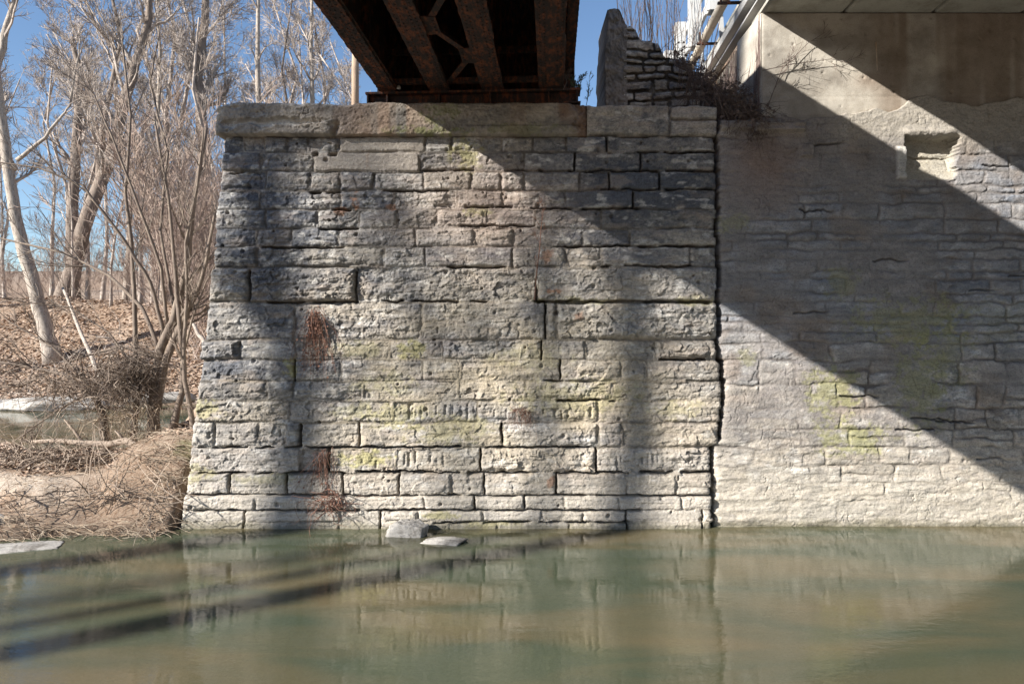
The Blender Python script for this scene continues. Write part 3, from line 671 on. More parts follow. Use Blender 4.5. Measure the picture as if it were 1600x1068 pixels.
wm = bpy.data.materials.new('creek_water'); wm.use_nodes = True; n = wm.node_tree.nodes; l = wm.node_tree.links; n.clear()
out = n.new('ShaderNodeOutputMaterial'); tcn = n.new('ShaderNodeTexCoord')
def nz(sc, st, det=4, rough=.55, rot=0, dist=0):
    mp = n.new('ShaderNodeMapping'); mp.inputs['Scale'].default_value = st; mp.inputs['Rotation'].default_value = (0, 0, rot); l.new(tcn.outputs['Object'], mp.inputs[0])
    t = n.new('ShaderNodeTexNoise'); t.inputs['Scale'].default_value = sc; t.inputs['Detail'].default_value = det; t.inputs['Roughness'].default_value = rough; t.inputs['Distortion'].default_value = dist
    l.new(mp.outputs[0], t.inputs[0]); return t.outputs[0]
def mth(op, a, b):
    m_ = n.new('ShaderNodeMath'); m_.operation = op
    for i, q in enumerate((a, b)):
        if isinstance(q, (int, float)): m_.inputs[i].default_value = q
        else: l.new(q, m_.inputs[i])
    return m_.outputs[0]
h1 = nz(1.6, (.6, 1.5, 1), 3, .5, .25, .6); h2 = nz(9, (.6, 1.5, 1), 4, .6, .3, .8); h3 = nz(38, (.7, 1.3, 1), 2, .5, .2)
amp = n.new('ShaderNodeMapRange'); l.new(nz(.55, (1, 1.4, 1), 2), amp.inputs[0]); amp.inputs[1].default_value = .42; amp.inputs[2].default_value = .6; amp.inputs[3].default_value = .3; amp.inputs[4].default_value = 1.25
hh = mth('ADD', mth('MULTIPLY', h1, .0032), mth('MULTIPLY', mth('ADD', mth('MULTIPLY', h2, .0016), mth('MULTIPLY', h3, .0006)), amp.outputs[0]))
bp = n.new('ShaderNodeBump'); bp.inputs['Strength'].default_value = 1; bp.inputs['Distance'].default_value = 1.0; l.new(hh, bp.inputs['Height'])
cr = n.new('ShaderNodeValToRGB'); l.new(nz(.9, (.30, 1.3, 1), 3, .5, -.28, .5), cr.inputs[0])
cr.color_ramp.elements[0].position = .42; cr.color_ramp.elements[0].color = (.088, .108, .068, 1); cr.color_ramp.elements[1].position = .60; cr.color_ramp.elements[1].color = (.165, .14, .078, 1)
df = n.new('ShaderNodeBsdfDiffuse'); l.new(cr.outputs[0], df.inputs[0])
tr = n.new('ShaderNodeBsdfTransparent'); tr.inputs[0].default_value = (.8, .85, .7, 1)
m1 = n.new('ShaderNodeMixShader'); m1.inputs[0].default_value = .3; l.new(df.outputs[0], m1.inputs[1]); l.new(tr.outputs[0], m1.inputs[2])
gl = n.new('ShaderNodeBsdfGlossy'); gl.inputs['Roughness'].default_value = .012; l.new(bp.outputs[0], gl.inputs['Normal'])
fr = n.new('ShaderNodeFresnel'); fr.inputs[0].default_value = 2.1; l.new(bp.outputs[0], fr.inputs['Normal'])
m2 = n.new('ShaderNodeMixShader'); l.new(fr.outputs[0], m2.inputs[0]); l.new(m1.outputs[0], m2.inputs[1]); l.new(gl.outputs[0], m2.inputs[2]); l.new(m2.outputs[0], out.inputs[0])
m = MB(); m.add([(-200, -7.8, 0), (200, -7.8, 0), (200, 15.5, 0), (-200, 15.5, 0)], [(0, 1, 2, 3)])
tag(m.build('water', wm), kind='structure')

# ---------------------------------------------------------------- trees
def tz(x, y): return float(terrain(np.array([[x]]), np.array([[float(y)]]))[0, 0])
def grow(m, p, d, L, r, lvl, R, maxl, sides, spread=.75, up=.12, kids=(5, 8), minr=.004, wob=.16, start=.25):
    seg = max(3, min(9, int(L/.35)+2)) if lvl < maxl else 3
    pts = [p.copy()]; rad = [r]; q = p.copy(); dd = d.copy()
    for i in range(seg):
        dd = (dd+Vector((R.gauss(0, wob), R.gauss(0, wob), R.gauss(0, wob)+up*.5))).normalized()
        q = q+dd*(L/seg); pts.append(q.copy()); rad.append(max(minr, r*(1-.78*(i+1)/seg)))
    m.tube(pts, rad, sides[min(lvl, len(sides)-1)], False)
    if lvl >= maxl: return
    spawn(m, pts, rad, L, lvl, R, maxl, sides, spread, up, kids, minr, wob, start)
def spawn(m, pts, rad, L, lvl, R, maxl, sides, spread, up, kids, minr, wob, start):
    for k in range(R.randint(*kids)):
        t = start+(1-start)*R.random()**.8; f = t*(len(pts)-1); i = min(int(f), len(pts)-2); q = pts[i].lerp(pts[i+1], f-i)
        dd = (pts[i+1]-pts[i]).normalized(); a = Vector((R.gauss(0, 1), R.gauss(0, 1), R.gauss(0, 1)+.3)); a = (a-dd*a.dot(dd)).normalized()
        s_ = spread*R.uniform(.6, 1.35); nd = (dd+a*s_).normalized()
        grow(m, q, nd, L*R.uniform(.32, .62)*(1.15-.5*t), max(minr, (rad[i]*(1-f+i)+rad[i+1]*(f-i))*R.uniform(.4, .65)), lvl+1, R, maxl, sides, spread, up, kids, minr, wob, .15)
def make_tree(name, base, paths, r0, seed, label, cat='tree', mt=M_barkg, mt2=None, group=None, maxl=4, kids=(5, 8), branch_len=None, minr=.005, up=.12, sides=(8, 5, 4, 3, 3), spread=.75, start=.3, wob=.16, taper=.72):
    """paths: world-space polylines with a radius scale, first is the trunk"""
    R = random.Random(seed); root = empty(name, base); tag(root, label, cat, group)
    tk = MB(); cr_ = MB()
    for (pts, rs) in paths:
        pts = [Vector(p)-Vector(base) for p in pts]
        fine = []; rr = []
        for i in range(len(pts)-1):
            for k in range(4): fine.append(pts[i].lerp(pts[i+1], k/4)+Vector((R.gauss(0, 1), R.gauss(0, 1), 0))*r0*.06); 
        fine.append(pts[-1]); nn = len(fine); rr = [r0*rs*(1-taper*i/(nn-1))*(1+(.35*(1-i/2) if i < 2 and rs == 1 else 0)) for i in range(nn)]
        tk.tube(fine, rr, sides[0], True)
        L = sum((fine[i+1]-fine[i]).length for i in range(nn-1))
        spawn(cr_, fine, rr, (branch_len or L*.7), 1, R, maxl, sides, spread, up, (kids[0]+4, kids[1]+6), minr, wob, start)
    tk.build('trunk', mt, root); cr_.build('crown', mt2 or mt, root)
    return root
def pp_(lst, y): return [W(a, b, y+(c[0] if c else 0)) for a, b, *c in lst]
# named trees on the far bank
y = 17.5; pts = pp_([(85, 575), (62, 480), (30, 370), (10, 250), (-6, 110), (10, 40), (45, -60)], y); base = (pts[0].x, y, tz(pts[0].x, y)); pts[0].z = base[2]-.1
make_tree('leaning_tree', base, [(pts, 1), (pp_([(22, 265), (-60, 130), (-90, -80)], y), .5), (pp_([(26, 250), (70, 215), (110, 165), (125, 60)], y), .28)], .30, 11, 'thick pale trunk leaning left at the edge of the picture on the leafy far bank', mt=M_barkp, mt2=M_twig, branch_len=5, kids=(5, 7), minr=.006)
y = 27; pts = pp_([(98, 475), (130, 360), (175, 230), (205, 120), (232, 30), (238, -90)], y); base = (pts[0].x, y, tz(pts[0].x, y)); pts[0].z = base[2]-.1
make_tree('forked_tree', base, [(pts, 1), (pp_([(150, 300), (160, 200), (190, 60), (160, -80)], y), .45), (pp_([(205, 110), (150, 40), (115, -50)], y), .3)], .42, 12, 'heavy dark grey tree slanting up to the right on the far bank', mt=M_barkg, mt2=M_twig, branch_len=8, kids=(5, 7), minr=.009)
y = 29; pts = pp_([(112, 475), (112, 350), (120, 200), (124, 110), (112, 58)], y); base = (pts[0].x, y, tz(pts[0].x, y)); pts[0].z = base[2]-.1
make_tree('broken_tree', base, [(pts, 1)], .36, 13, 'upright snag with a broken top, left of the slanting tree', mt=M_barkg, mt2=M_twig, branch_len=5, kids=(4, 6), minr=.009)
y = 30
for i, (nm, path, r, lb, mt_) in enumerate([
  ('tall_tree', [(312, 420), (318, 250), (310, 120), (322, 0), (330, -150)], .42, 'tall bare tree crossing the top of the picture just left of the abutment cap', M_barkg),
  ('slim_tree', [(255, 470), (262, 330), (246, 200), (250, 80), (240, -80)], .2, 'slim pale tree between the slanting tree and the tall tree', M_barkp),
  ('straight_tree', [(402, 400), (404, 200), (402, 60), (406, -140)], .26, 'straight bare tree rising behind the left end of the concrete cap', M_barkp),
  ('thin_tree', [(487, 400), (490, 200), (486, 80), (490, -120)], .24, 'thin bare tree next to the left girder of the railway bridge', M_barkp),
  ('crooked_tree', [(448, 400), (455, 200), (440, 110), (462, -40)], .14, 'crooked bare tree between the straight tree and the thin tree behind the cap', M_barkg),
  ('twin_tree', [(196, 470), (205, 300), (180, 160), (188, 20)], .22, 'bare tree with fine twigs behind the slanting tree', M_barkp)]):
    yv = y+i*2.5; pts = pp_(path, yv); base = (pts[0].x, yv, max(tz(pts[0].x, yv), 0)); pts[0].z = base[2]-.1
    make_tree(nm, base, [(pts, 1)], r, 30+i, lb, mt=mt_, mt2=M_twig, branch_len=7, kids=(5, 7), minr=.009, spread=.8)
# thicket of slender trees
R = random.Random(77); protos = []
GL = 'slender bare trees in the woods beyond the far bank'
for k in range(4):
    H_ = 15; pts = [Vector((0, 0, 0)), Vector((R.uniform(-.5, .5), 0, 4)), Vector((R.uniform(-1, 1), R.uniform(-.5, .5), 8)), Vector((R.uniform(-1.6, 1.6), 0, 12)), Vector((R.uniform(-2, 2), 0, 16))]
    protos.append(make_tree('woodland_tree', (0, 0, 0), [(pts, 1)], .15, 50+k, 'slender bare grey tree among the woods beyond the far bank', mt=M_twig, mt2=M_twig, branch_len=6.0, kids=(5, 7), minr=.008, group=GL, sides=(6, 4, 3, 3, 3)))
def copy_tree(o, parent=None):
    c_ = o.copy(); COL.objects.link(c_); c_.parent = parent
    for ch in list(o.children): copy_tree(ch, c_)
    return c_
spots = []
for k in range(56):
    yv = R.uniform(32, 75) if k < 46 else R.uniform(21, 34); d_ = yv+D; px = R.uniform(-90, 355) if (k < 36 or k > 45) else R.uniform(355, 540); x = (px-800)/F*d_
    spots.append((x, yv))
for i, (x, yv) in enumerate(spots):
    t = protos[i] if i < 4 else copy_tree(protos[i % 4])
    if i >= 46: t['label'] = 'young bare tree on the leafy slope across the water'; t['group'] = 'young bare trees on the leafy slope'
    t.location = (x, yv, tz(x, yv)-.1); t.rotation_euler.z = R.uniform(0, 6.28); sc = R.uniform(.75, 1.5)*(1 if i < 46 else .62); t.scale = (sc, sc, sc*R.uniform(.9, 1.15))
# reddish understorey bushes (multi-stem)
def make_bush(name, seed, n, h, mt_, label, group, spread=.5, minr=.0045, r=.014, maxl=3):
    R = random.Random(seed); root = empty(name); tag(root, label, 'bush', group); m = MB()
    for k in range(n):
        a = R.uniform(0, 6.28); d_ = Vector((math.cos(a)*spread, math.sin(a)*spread, 1)).normalized()
        grow(m, Vector((R.gauss(0, .25), R.gauss(0, .25), 0)), d_, h*R.uniform(.6, 1.1), r, 0, R, maxl, (4, 3, 3, 3), .6, .15, (4, 7), minr, .14, .15)
    m.build('stems', mt_, root); return root
bp_ = [make_bush('bare_bush', 90+k, 9, 3.6, M_brush, 'dense reddish bare bush in the undergrowth of the far bank', 'bare bushes in the undergrowth of the far bank') for k in range(3)]
R = random.Random(78)
for i in range(26):
    yv = R.uniform(17, 38); px = R.choice((R.uniform(-40, 345), R.uniform(290, 350))); x = (px-800)/F*(yv+D)
    if yv < 22 and px < 250: yv += 8; x = (px-800)/F*(yv+D)
    t = bp_[i] if i < 3 else copy_tree(bp_[i % 3]); t.location = (x, yv, tz(x, yv)-.05); t.rotation_euler.z = R.uniform(0, 6.28); s_ = R.uniform(.5, 1.1)*(2.2 if px > 270 else 1); t.scale = (s_, s_, s_*1.1)
# saplings on the spit
ys = 1.75
def sap(name, paths, r, seed, label, **k):
    P0 = paths[0][0]; pts = pp_(P0, ys); base = (pts[0].x, ys, tz(pts[0].x, ys)-.05)
    ps = []
    for i, (pl, rs) in enumerate(paths):
        w_ = pp_(pl, ys)
        if i == 0: w_[0].z = base[2]
        ps.append((w_, rs))
    make_tree(name, base, ps, r, seed, label, 'tree', M_sap, M_sap, minr=.0035, maxl=3, kids=k.get('kids', (3, 5)), branch_len=k.get('bl', 2.2), sides=(8, 5, 4, 3), spread=.7, start=k.get('start', .35), up=.1, wob=.12)
sap('creekside_tree', [([(238, 678), (242, 600), (250, 545), (270, 500), (292, 420), (300, 330), (322, 200)], 1), ([(244, 640), (256, 570), (276, 520), (290, 495), (318, 430), (336, 330)], .8),
     ([(250, 545), (222, 480, .1), (170, 430, .3), (100, 395, .5), (0, 372, .8), (-60, 350, 1)], .38), ([(258, 525), (235, 440, -.1), (190, 370, -.3), (130, 290, -.5), (60, 262, -.6), (-30, 250, -.7)], .34),
     ([(262, 510), (252, 420, -.1), (205, 290, -.3), (165, 190, -.4), (130, 110, -.4)], .32), ([(246, 560), (190, 540), (120, 560), (40, 600), (-30, 610)], .3), ([(275, 500), (250, 360, .2), (262, 240, .3), (235, 130, .4), (250, 40, .4)], .3)],
    .095, 101, 'thick forked creekside tree with long dark branches arching left', bl=1.9)
ys = 1.6
sap('left_stem_tree', [([(268, 676), (285, 610), (286, 560), (278, 480), (272, 400), (262, 300), (240, 180)], 1), ([(285, 560), (300, 500), (322, 440), (352, 385)], .4)], .055, 102, 'slim creekside tree bent like a bow, its base right of the thick forked one', bl=1.6)
ys = 1.5
sap('right_stem_tree', [([(304, 672), (296, 630), (288, 592), (287, 550), (292, 470), (290, 380), (308, 290), (318, 200)], 1), ([(288, 592), (270, 570), (240, 560)], .3)], .045, 103, 'slim creekside tree leaning away from the foot of the abutment', bl=1.5)
ys = 1.9
sap('middle_stem_tree', [([(206, 690), (214, 620), (212, 540), (210, 470), (205, 380), (196, 300), (204, 180), (190, 60)], 1), ([(213, 580), (170, 520), (110, 480), (20, 470)], .4)], .05, 104, 'slim upright tree rising through the tangle of flood debris', bl=1.7)
ys = 1.7
sap('stub_tree', [([(168, 690), (160, 650), (146, 612), (130, 590)], 1), ([(150, 620), (100, 585), (30, 570), (-40, 560)], .5), ([(146, 612), (90, 640), (20, 690)], .3), ([(140, 600), (80, 540), (10, 500)], .3)], .085, 105, 'short broken creekside stump with whips arching left over the water', bl=1.4, kids=(4, 6))
# bleached fallen poles on the slope
for i, (a, b, ya, yb, lb) in enumerate([((98, 450), (160, 600), 18, 14.5, 'bleached fallen pole leaning on the leafy slope between the trees'), ((300, 505), (322, 540), 13.5, 13.2, 'short bleached stick low on the slope beside the abutment')]):
    pa = W(*a, ya); pb = W(*b, yb); m = MB(); n_ = 8
    m.tube([pa.lerp(pb, k/n_)-pb+Vector((0, 0, .05*math.sin(k*1.3))) for k in range(n_+1)], [.05+.03*k/n_ for k in range(n_+1)], 7)
    o_ = m.build('fallen_pole', M_barkp); o_.location = pb; tag(o_, lb, 'fallen branch')
# trees standing on the near bank, out of frame to the left rear: their trunks throw the long soft shadows
def shadow_tree(pxt, pxb, dist, r, seed, lb):
    # pxt / pxb: where the trunk's shadow crosses the top and the foot of the wall
    ox = -800/K-1.646*dist; by = -dist; xt = pxt/K+ox; xb = pxb/K+ox; gz = tz(xb, by); zb = dist; zt = dist+5.5
    sl = (xt-xb)/5.5; P_ = [Vector((xb-.1, by, gz-.1)), Vector((xb+.15, by, zb*.5+gz*.5)), Vector((xb, by, zb)), Vector((xb+sl*1.6, by, zb+2)), Vector((xt-sl*1.0, by, zb+4)), Vector((xt, by, zt)), Vector((xt+.1, by, zt+5))]
    make_tree('near_bank_tree', (xb-.1, by, gz), [(P_, 1)], r, seed, lb, mt=M_barkg, mt2=M_barkg, branch_len=5.5, kids=(6, 8), minr=.014, maxl=3, start=.42, sides=(8, 5, 4, 3), spread=.7, taper=.3)
shadow_tree(412, 495, 15, .26, 201, 'near bank tree whose shadow leans down the left third of the abutment')
shadow_tree(1004, 1008, 14.5, .21, 203, 'tall straight bare tree on the near bank whose shadow falls near the open seam')
shadow_tree(858, 880, 17, .11, 204, 'near bank tree whose faint shadow runs beside that of the straight tree')
shadow_tree(560, 760, 26, .13, 206, 'far leaning tree on the near bank whose faint shadow crosses the middle of the abutment')

# ---------------------------------------------------------------- litter, debris, driftwood
def scatter_leaves(n_, region, seed, size, name):
    Rn = np.random.RandomState(seed); x, y = region(Rn, n_); z = terrain(x[None], y[None])[0]
    k = (z > .04) & ((fbm(x*1.6, y*1.6, 3, seed+3)+.55*np.clip((y-.9)*2, -1, 1) > -.05) | (y > 6)); x = x[k]; y = y[k]; z = z[k]; n_ = len(x)
    a = Rn.rand(n_)*6.28; s_ = size*(.5+Rn.rand(n_)); t = Rn.rand(n_, 2)*1.2-.6
    ux = np.stack([np.cos(a), np.sin(a), t[:, 0]], -1)*s_[:, None]; uy = np.stack([-np.sin(a), np.cos(a), t[:, 1]], -1)*s_[:, None]*.6
    c0 = np.stack([x, y, z+s_*.45], -1)
    V = np.stack([c0-ux, c0-uy, c0+ux, c0+uy], 1).reshape(-1, 3)
    me = bpy.data.meshes.new(name); me.from_pydata(V.tolist(), [], np.arange(n_*4).reshape(-1, 4).tolist()); me.materials.append(M_leaf)
    o_ = bpy.data.objects.new(name, me); COL.objects.link(o_); return o_
def reg_far(R_, n_):
    y = 13+R_.rand(n_)**1.5*20; px = -60+R_.rand(n_)*420; return (px-800)/F*(y+D), y
def reg_spit(R_, n_):
    y = -.4+R_.rand(n_)**.6*2.9; px = -60+R_.rand(n_)*380; return (px-800)/F*(y+D), y
tag(scatter_leaves(34000, reg_far, 1, .06, 'leaf_litter'), kind='stuff')
tag(scatter_leaves(9000, reg_spit, 2, .03, 'fallen_leaves'), kind='stuff')
R = random.Random(300); m = MB()
for k in range(1300):   # bent straw and rootlets along the foot of the spit
    px = 292-332*R.random()**1.2; yv = R.uniform(-.75, .35) if k % 3 else R.uniform(.2, 1.4) if R.random() < .8 else R.uniform(.3, 2.2); x = (px-800)/F*(yv+D); z = tz(x, yv)
    if z < -.05 or (px < 205 and -.3 < yv < .75 and R.random() < .85): continue
    L = R.uniform(.12, .5); a = R.gauss(0, .7)+(math.pi if R.random() < .4 else 0); p = Vector((x, yv, max(z, 0)+.01)); pts = [p]; dz = R.uniform(.05, .45)
    for i in range(4): a += R.gauss(0, .35); p = p+Vector((math.cos(a), math.sin(a)*.6-.25, dz))*(L/4); dz -= R.uniform(.15, .4); pts.append(p)
    for q in pts[1:]: q.z = max(q.z, tz(q.x, q.y)+.008, .01)
    m.tube(pts, [.0045, .004, .004, .003, .002], 3, False)
o_ = m.build('dry_reeds', M_straw); tag(o_, kind='stuff')
def tangle(name, ctr, ext, n_, L, r, mt_, seed, label, cat, droop=.0, bend=.5, up=0):
    R = random.Random(seed); m = MB(); ctr = Vector(ctr)
    for k in range(n_):
        p = Vector((R.gauss(0, ext[0]), R.gauss(0, ext[1]), R.gauss(0, ext[2]))); d_ = Vector((R.gauss(0, 1), R.gauss(0, .5), R.gauss(0, .6)+up)).normalized(); pts = [p]; l_ = L*R.uniform(.4, 1.3)
        for i in range(5):
            d_ = (d_+Vector((R.gauss(0, bend), R.gauss(0, bend), R.gauss(0, bend)-droop))).normalized(); p = p+d_*(l_/5); pts.append(p)
        rr = r*R.uniform(.5, 1.5); m.tube(pts, [rr*(1-.14*i) for i in range(6)], 3, False)
    o_ = m.build(name, mt_); o_.location = ctr; tag(o_, label, cat); return o_
tangle('debris_tangle', W(205, 590, 1.6), (.19, .14, .20), 900, .5, .006, M_sap, 401, 'dark ball of flood debris and twigs caught in the creekside trees', 'debris', .15)
tangle('twig_drift', W(120, 600, 1.5), (.50, .15, .14), 330, .8, .006, M_wrack, 402, 'loose drift of twigs hanging between the stump and the ball of debris', 'debris', .2)
tangle('hanging_roots', W(190, 655, 1.4), (.35, .12, .16), 170, .6, .005, M_straw, 403, 'pale straw and rootlets hanging below the ball of debris', 'debris', .6)
tangle('driftwood_pile', W(60, 712, 1.1), (.55, .2, .06), 330, .5, .008, M_wrack, 404, 'low heap of driftwood and dead leaves on the left of the spit', 'debris', .05, .3)
tangle('slope_brush', W(210, 560, 17), (2.2, 1.2, .25), 160, 2.2, .014, M_twig, 413, 'fallen branches tangled on the leafy slope across the water', 'debris', .1, .25)
tangle('washed_branches', W(150, 770, -.1), (.75, .25, .05), 110, .9, .007, M_wrack, 411, 'bare washed up branches strewn over the sandy slope of the spit', 'debris', .12, .25)
tangle('flood_wrack', W(250, 720, .7), (.28, .25, .16), 260, .45, .006, M_wrack, 412, 'roots and wrack clinging to the muddy bank below the creekside trees', 'debris', .25, .4)
tangle('root_mat', W(270, 775, .25), (.13, .14, .17), 260, .4, .006, M_straw, 405, 'mat of dry roots spilling down the bank at the abutment corner', 'debris', .35)
m = MB(); ctr = W(150, 700, 1.1); pts = [W(a, b, y)-ctr for a, b, y in ((50, 690, 1.2), (90, 688, 1.2), (130, 692, 1.1), (170, 694, 1.1), (195, 688, 1.1), (218, 700, 1.0), (250, 712, .9))]
m.tube(pts, [.025, .035, .045, .05, .055, .06, .05], 8); m.tube([pts[2], W(115, 672, 1.2)-ctr, W(100, 655, 1.2)-ctr], [.03, .02, .008], 6); m.tube([pts[4], W(180, 672, 1.1)-ctr], [.03, .015], 6)
o_ = m.build('driftwood_log', M_wrack); o_.location = ctr; tag(o_, 'crooked driftwood log lying along the top of the spit', 'log')

# ---------------------------------------------------------------- rocks
def rock(name, loc, sx, sy, sz, seed, label, group=None, rz=0, mt_=M_rock):
    nu, nv = 96, 56; th = np.linspace(0.001, math.pi-.001, nv); ph = np.linspace(0, 2*math.pi, nu)
    T, Ph = np.meshgrid(th, ph, indexing='ij'); x = np.sin(T)*np.cos(Ph); y = np.sin(T)*np.sin(Ph); z = np.cos(T)
    d_ = np.stack([x, y, z], -1); R = np.random.RandomState(seed); r = np.full(x.shape, 1.25)
    for k in range(16):
        nrm = R.normal(size=3); nrm /= np.linalg.norm(nrm); q = d_@nrm; r = np.where(q > .05, np.minimum(r, R.uniform(.68, .98)/np.maximum(q, .05)), r)
    r = r*(1+.10*fbm(x*2.5+5+z, y*2.5+z*2, 5, seed)+.05*fbm(x*7+z*5, y*7+z*6, 4, seed+1)-.05*np.exp(-(np.abs(fbm(x*2+z, y*2+z*3, 3, seed+2))/.05)**2)); P = d_*r[..., None]*np.array((sx, sy, sz))
    o_ = grid_obj(name, P, mt_, None, None, flip=False); o_.location = loc; o_.rotation_euler.z = rz; o_['label'] = label; o_['category'] = 'rock'
    if group: o_['group'] = group
    return o_
p = W(642, 826, -.42); rock('boulder', (p.x, p.y, .0), .26, .2, .17, 5, 'grey boulder sitting in the water at the foot of the stone abutment')
p = W(695, 846, -.75); rock('flat_rock', (p.x, p.y, -.01), .30, .16, .045, 8, 'thin flat rock just breaking the water in front of the boulder')
p = W(30, 838, -.95); rock('flat_rock', (p.x, p.y, -.02), .62, .3, .065, 12, 'broad flat slab awash at the shoreline on the far left', mt_=M_rock)
p = W(10, 800, -.35); rock('shore_rock', (p.x-.1, p.y, .12), .22, .2, .12, 13, 'rounded grey rock at the left edge among the dry reeds')
R = random.Random(60)
for k in range(34):
    px = R.uniform(-40, 330); yv = R.uniform(12.9, 14.8); x = (px-800)/F*(yv+D); s_ = R.uniform(.15, .55)
    rock('bank_rock', (x, yv, tz(x, yv)+s_*.1), s_*1.3, s_, s_*.42, 700+k, 'pale rock strewn along the far waterline', 'pale rocks along the far waterline', R.uniform(0, 3))
p = W(255, 618, 13.4); rock('pale_slab', (p.x-.2, 13.4, .35), 1.0, .5, .22, 65, 'large pale slab beside the far water, seen between the creekside trunks', rz=.3)
p = W(60, 628, 13.6); rock('white_ledge', (p.x, 13.6, .05), 2.0, .8, .30, 67, 'long white ledge at the far waterline on the left')

# ---------------------------------------------------------------- utility pole
p = W(555, 165, 6); o_ = MB().tube([(0, 0, -1.2), (0, 0, .9), (.01, 0, 1.6)], [.085, .08, .078], 14).build('utility_pole', M_pole); o_.location = (p.x, 6, p.z-.1); o_.scale.z = 1.0; tag(o_, 'weathered round wooden pole standing behind the cap left of the girders', 'pole')

# ---------------------------------------------------------------- plants on the walls
def vine(name, px, py, w_, h_, n_, seed, label, mt_=M_vine, r=.0035, yv=-.14, mess=.25, leafy=0):
    R = random.Random(seed); m = MB(); ctr = W(px, py, yv)
    for k in range(n_):
        p = Vector((R.gauss(0, w_*.35), R.uniform(-.05, .05), R.uniform(-.05, .03)-abs(R.gauss(0, h_*.12)))); d_ = Vector((R.gauss(0, .5), R.gauss(0, .15), -1)).normalized(); pts = [p]; l_ = h_*R.uniform(.3, 1.0)
        for i in range(7): d_ = (d_+Vector((R.gauss(0, mess), R.gauss(0, mess*.3), R.gauss(-.25, mess)))).normalized(); p = p+d_*(l_/7); p.y = max(-.12, min(.06, p.y)); pts.append(p)
        m.tube(pts, [r*(1-.09*i) for i in range(8)], 3, False)
        if R.random() < leafy:
            for j in range(5):
                q = R.choice(pts)+Vector((R.gauss(0, .01), R.gauss(0, .01), 0)); s_ = R.uniform(.008, .018); m.add([tuple(q+Vector((-s_, R.uniform(-s_, s_), 0))), tuple(q+Vector((0, 0, -s_))), tuple(q+Vector((s_, R.uniform(-s_, s_), 0))), tuple(q+Vector((0, 0, s_)))], [(0, 1, 2, 3)])
    o_ = m.build(name, mt_); o_.location = ctr; tag(o_, label, 'vine'); return o_
vine('hanging_vine', 492, 480, .13, .95, 95, 1, 'thick curtain of red-brown vine hanging on the stone wall left of centre', leafy=.35, mess=.13, r=.003)
vine('hanging_vine', 505, 700, .16, .8, 60, 2, 'sparse red-brown vine low on the wall above the root clump', leafy=.2, mess=.18, r=.003)
vine('hanging_vine', 812, 632, .22, .5, 60, 3, 'thin wiry vine below the middle of the wall among the tool marks', r=.0022, mess=.5)
tangle('root_clump', W(518, 785, -.2), (.10, .04, .07), 90, .45, .005, M_vine, 31, 'red-brown clump of roots and leaves growing from the wall just above the water', 'plant', .1, .5)
R = random.Random(12)
def twigs(name, path, yv, seed, label, mt_, r=.006, kids=(4, 7), bl=.4, maxl=3, cat='plant', minr=.0022):
    R = random.Random(seed); pts = [W(a, b, yv-(c_[0] if c_ else 0)) for a, b, *c_ in path]; base = pts[0].copy(); fine = [p-base for p in pts]; m = MB()
    rr = [r*(1-.6*i/(len(fine)-1)) for i in range(len(fine))]; m.tube(fine, rr, 5, False)
    spawn(m, fine, rr, bl, 1, R, maxl, (4, 4, 3, 3), .8, .1, kids, minr, .15, .1)
    o_ = m.build(name, mt_); o_.location = base; tag(o_, label, cat); return o_
twigs('wall_sapling', [(835, 468), (838, 430, .05), (843, 390, .1), (846, 350, .14), (850, 325, .15)], -.12, 5, 'thin bare sapling rooted in an open joint in the middle of the wall', M_vine, .010, (5, 8), .5)
twigs('creeper', [(1192, 110), (1240, 100), (1300, 92, .01), (1330, 100, .02)], -.03, 6, 'bare creeper crossing the sunlit concrete near its left corner', M_vined, .006, (6, 9), .7)
twigs('creeper', [(1200, 165), (1222, 108), (1262, 68), (1290, 50, .02)], -.03, 7, 'bare creeper climbing the corner of the concrete under the beam', M_vined, .006, (6, 9), .6)
twigs('dead_vine', [(1369, 66), (1370, 85, .01), (1371, 110)], -.05, 8, 'single pale dead stem hanging on the concrete stem wall', M_straw, .012, (0, 1), .05, 1)
twigs('weed', [(902, 165), (903, 145), (908, 128), (912, 118)], .2, 9, 'small dark green weed between the bridge end and the parapet', M_weed, .008, (9, 12), .35, 3, minr=.004)
twigs('weed', [(916, 165), (920, 145), (921, 118)], .2, 10, 'taller thin weed stem right beside the parapet post', M_weed, .005, (5, 7), .22, 3, minr=.003)
twigs('weed', [(880, 140), (886, 128), (882, 118), (878, 108)], -.15, 19, 'dark dead weed hanging at the right end of the bearing beam', M_vined, .006, (8, 12), .3, 3)
# tall stalks behind the parapet
R = random.Random(91); st_n = 0
m = MB(); ctr = W(1010, 120, 2.2)
for k in range(70):
    px = R.uniform(968, 1062) if k < 55 else R.uniform(1040, 1110); yv = R.uniform(1.2, 4); p = W(px, 120, yv)-ctr; L = R.uniform(.9, 2.3)*(yv+D)/11.5
    pts = [p]; dx = R.gauss(0, .08)
    for i in range(6): dx += R.gauss(0, .04); p = p+Vector((dx, R.gauss(0, .03), 1)).normalized()*(L/6); pts.append(p)
    rr = [.008*(1-.12*i) for i in range(7)]; m.tube(pts, rr, 3, False); spawn(m, pts, rr, .4, 2, R, 3, (3, 3, 3, 3), .45, .3, (5, 9), .0025, .1, .3)
o_ = m.build('dry_stalks', M_vined); o_.location = ctr; tag(o_, None, None, None, 'stuff')
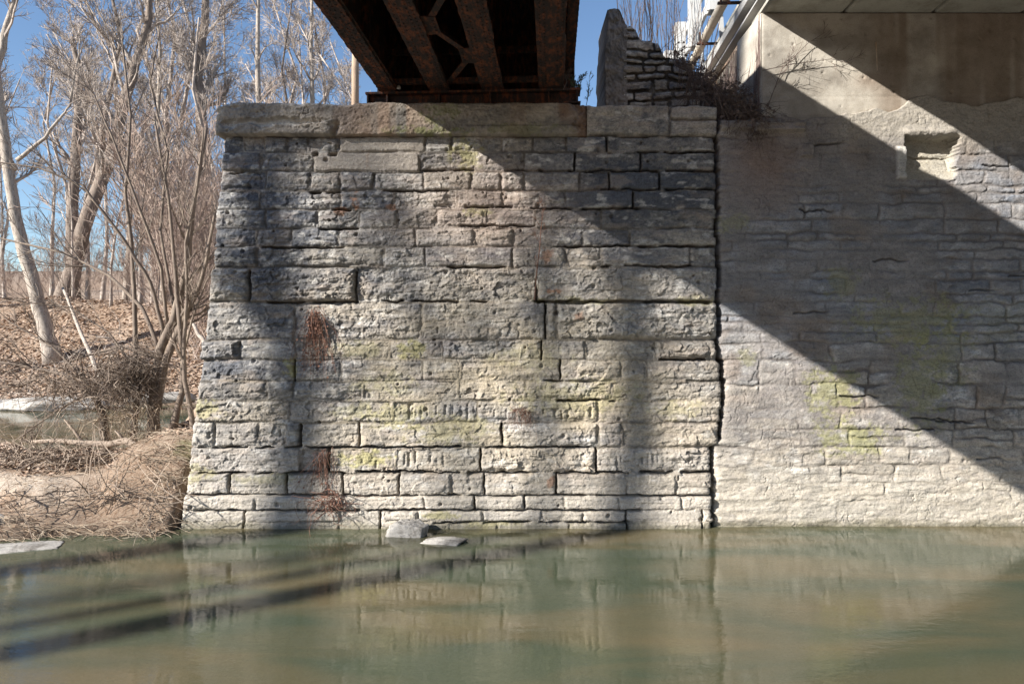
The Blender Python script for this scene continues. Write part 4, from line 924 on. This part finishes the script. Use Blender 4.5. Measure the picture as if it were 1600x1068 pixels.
# brush lying over the corner between the walls
m = MB(); R = random.Random(92); ctr = W(1130, 150, .2)
line = [(1050, 95, .9), (1085, 130, .7), (1120, 150, .3), (1160, 175, .15), (1190, 190, .1)]
for k in range(1500):
    t = R.random()*3.99; i = int(t); a, b = line[i], line[i+1]; f = t-i
    px = a[0]+(b[0]-a[0])*f+R.gauss(0, 10); py = a[1]+(b[1]-a[1])*f+R.gauss(0, 13); yv = a[2]+(b[2]-a[2])*f+R.gauss(0, .12)
    p = W(px, py, yv)-ctr; d_ = Vector((R.gauss(.3, .9), R.gauss(-.2, .5), R.gauss(-.2, .8))).normalized(); L = R.uniform(.1, .5); pts = [p]
    for i in range(4): d_ = (d_+Vector((R.gauss(0, .35), R.gauss(0, .3), R.gauss(-.2, .35)))).normalized(); p = p+d_*(L/4); pts.append(p)
    m.tube(pts, [.0045*(1-.15*i) for i in range(5)], 3, False)
    if k % 3 == 0:
        for j in range(2):
            q = pts[2]; s_ = R.uniform(.012, .03); m.add([tuple(q+Vector((-s_, R.uniform(-s_, s_), R.uniform(-s_, s_)))), tuple(q+Vector((R.uniform(-s_, s_), 0, -s_))), tuple(q+Vector((s_, R.uniform(-s_, s_), 0))), tuple(q+Vector((0, 0, s_)))], [(0, 1, 2, 3)])
for k in range(120):   # long strands spilling down
    px = R.uniform(1060, 1185); py = 95+(px-1060)*.72+R.uniform(-12, 12); yv = .28-(.3 if px > 1115 else .0)*R.random(); p = W(px, py, yv)-ctr; pts = [p]; L = R.uniform(.3, .7); d_ = Vector((R.gauss(0, .3), -.2, -.8))
    for i in range(6): d_ = (d_+Vector((R.gauss(0, .2), R.gauss(0, .08), -.15))).normalized(); p = p+d_*(L/6); pts.append(p)
    m.tube(pts, [.004]*7, 3, False)
tag(m.build('dry_brush', M_vined), kind='stuff').location = ctr
mound = MB()
for k in range(40):
    t = R.random()*3.99; i = int(t); a, b = line[i], line[i+1]; f = t-i
    q = W(a[0]+(b[0]-a[0])*f, a[1]+(b[1]-a[1])*f+14, a[2]+(b[2]-a[2])*f+.25); rubble_stone(mound, q.x, q.y, q.z, .2, .2, .1, 900+k, .25)
tag(mound.build('soil', M_rub), kind='structure')
# rootlets hanging down the wing wall
m = MB(); ctr = Vector((3.4, .8, 6))
for k in range(210):
    yv = R.uniform(.05, 2.3); x = 3.385+SK*yv; p = Vector((x, yv, 7.0-R.uniform(0, .5)))-ctr; L = R.uniform(.5, 1.7); pts = [p]
    for i in range(6): p = p+Vector((R.gauss(-.003, .006), R.gauss(0, .025), -L/6)); pts.append(p)
    m.tube(pts, [.0045]*7, 3, False)
o_ = m.build('wall_creeper', M_vinel); o_.location = ctr; tag(o_, 'curtain of dry creeper stems hanging down the side of the concrete wing wall', 'vine')
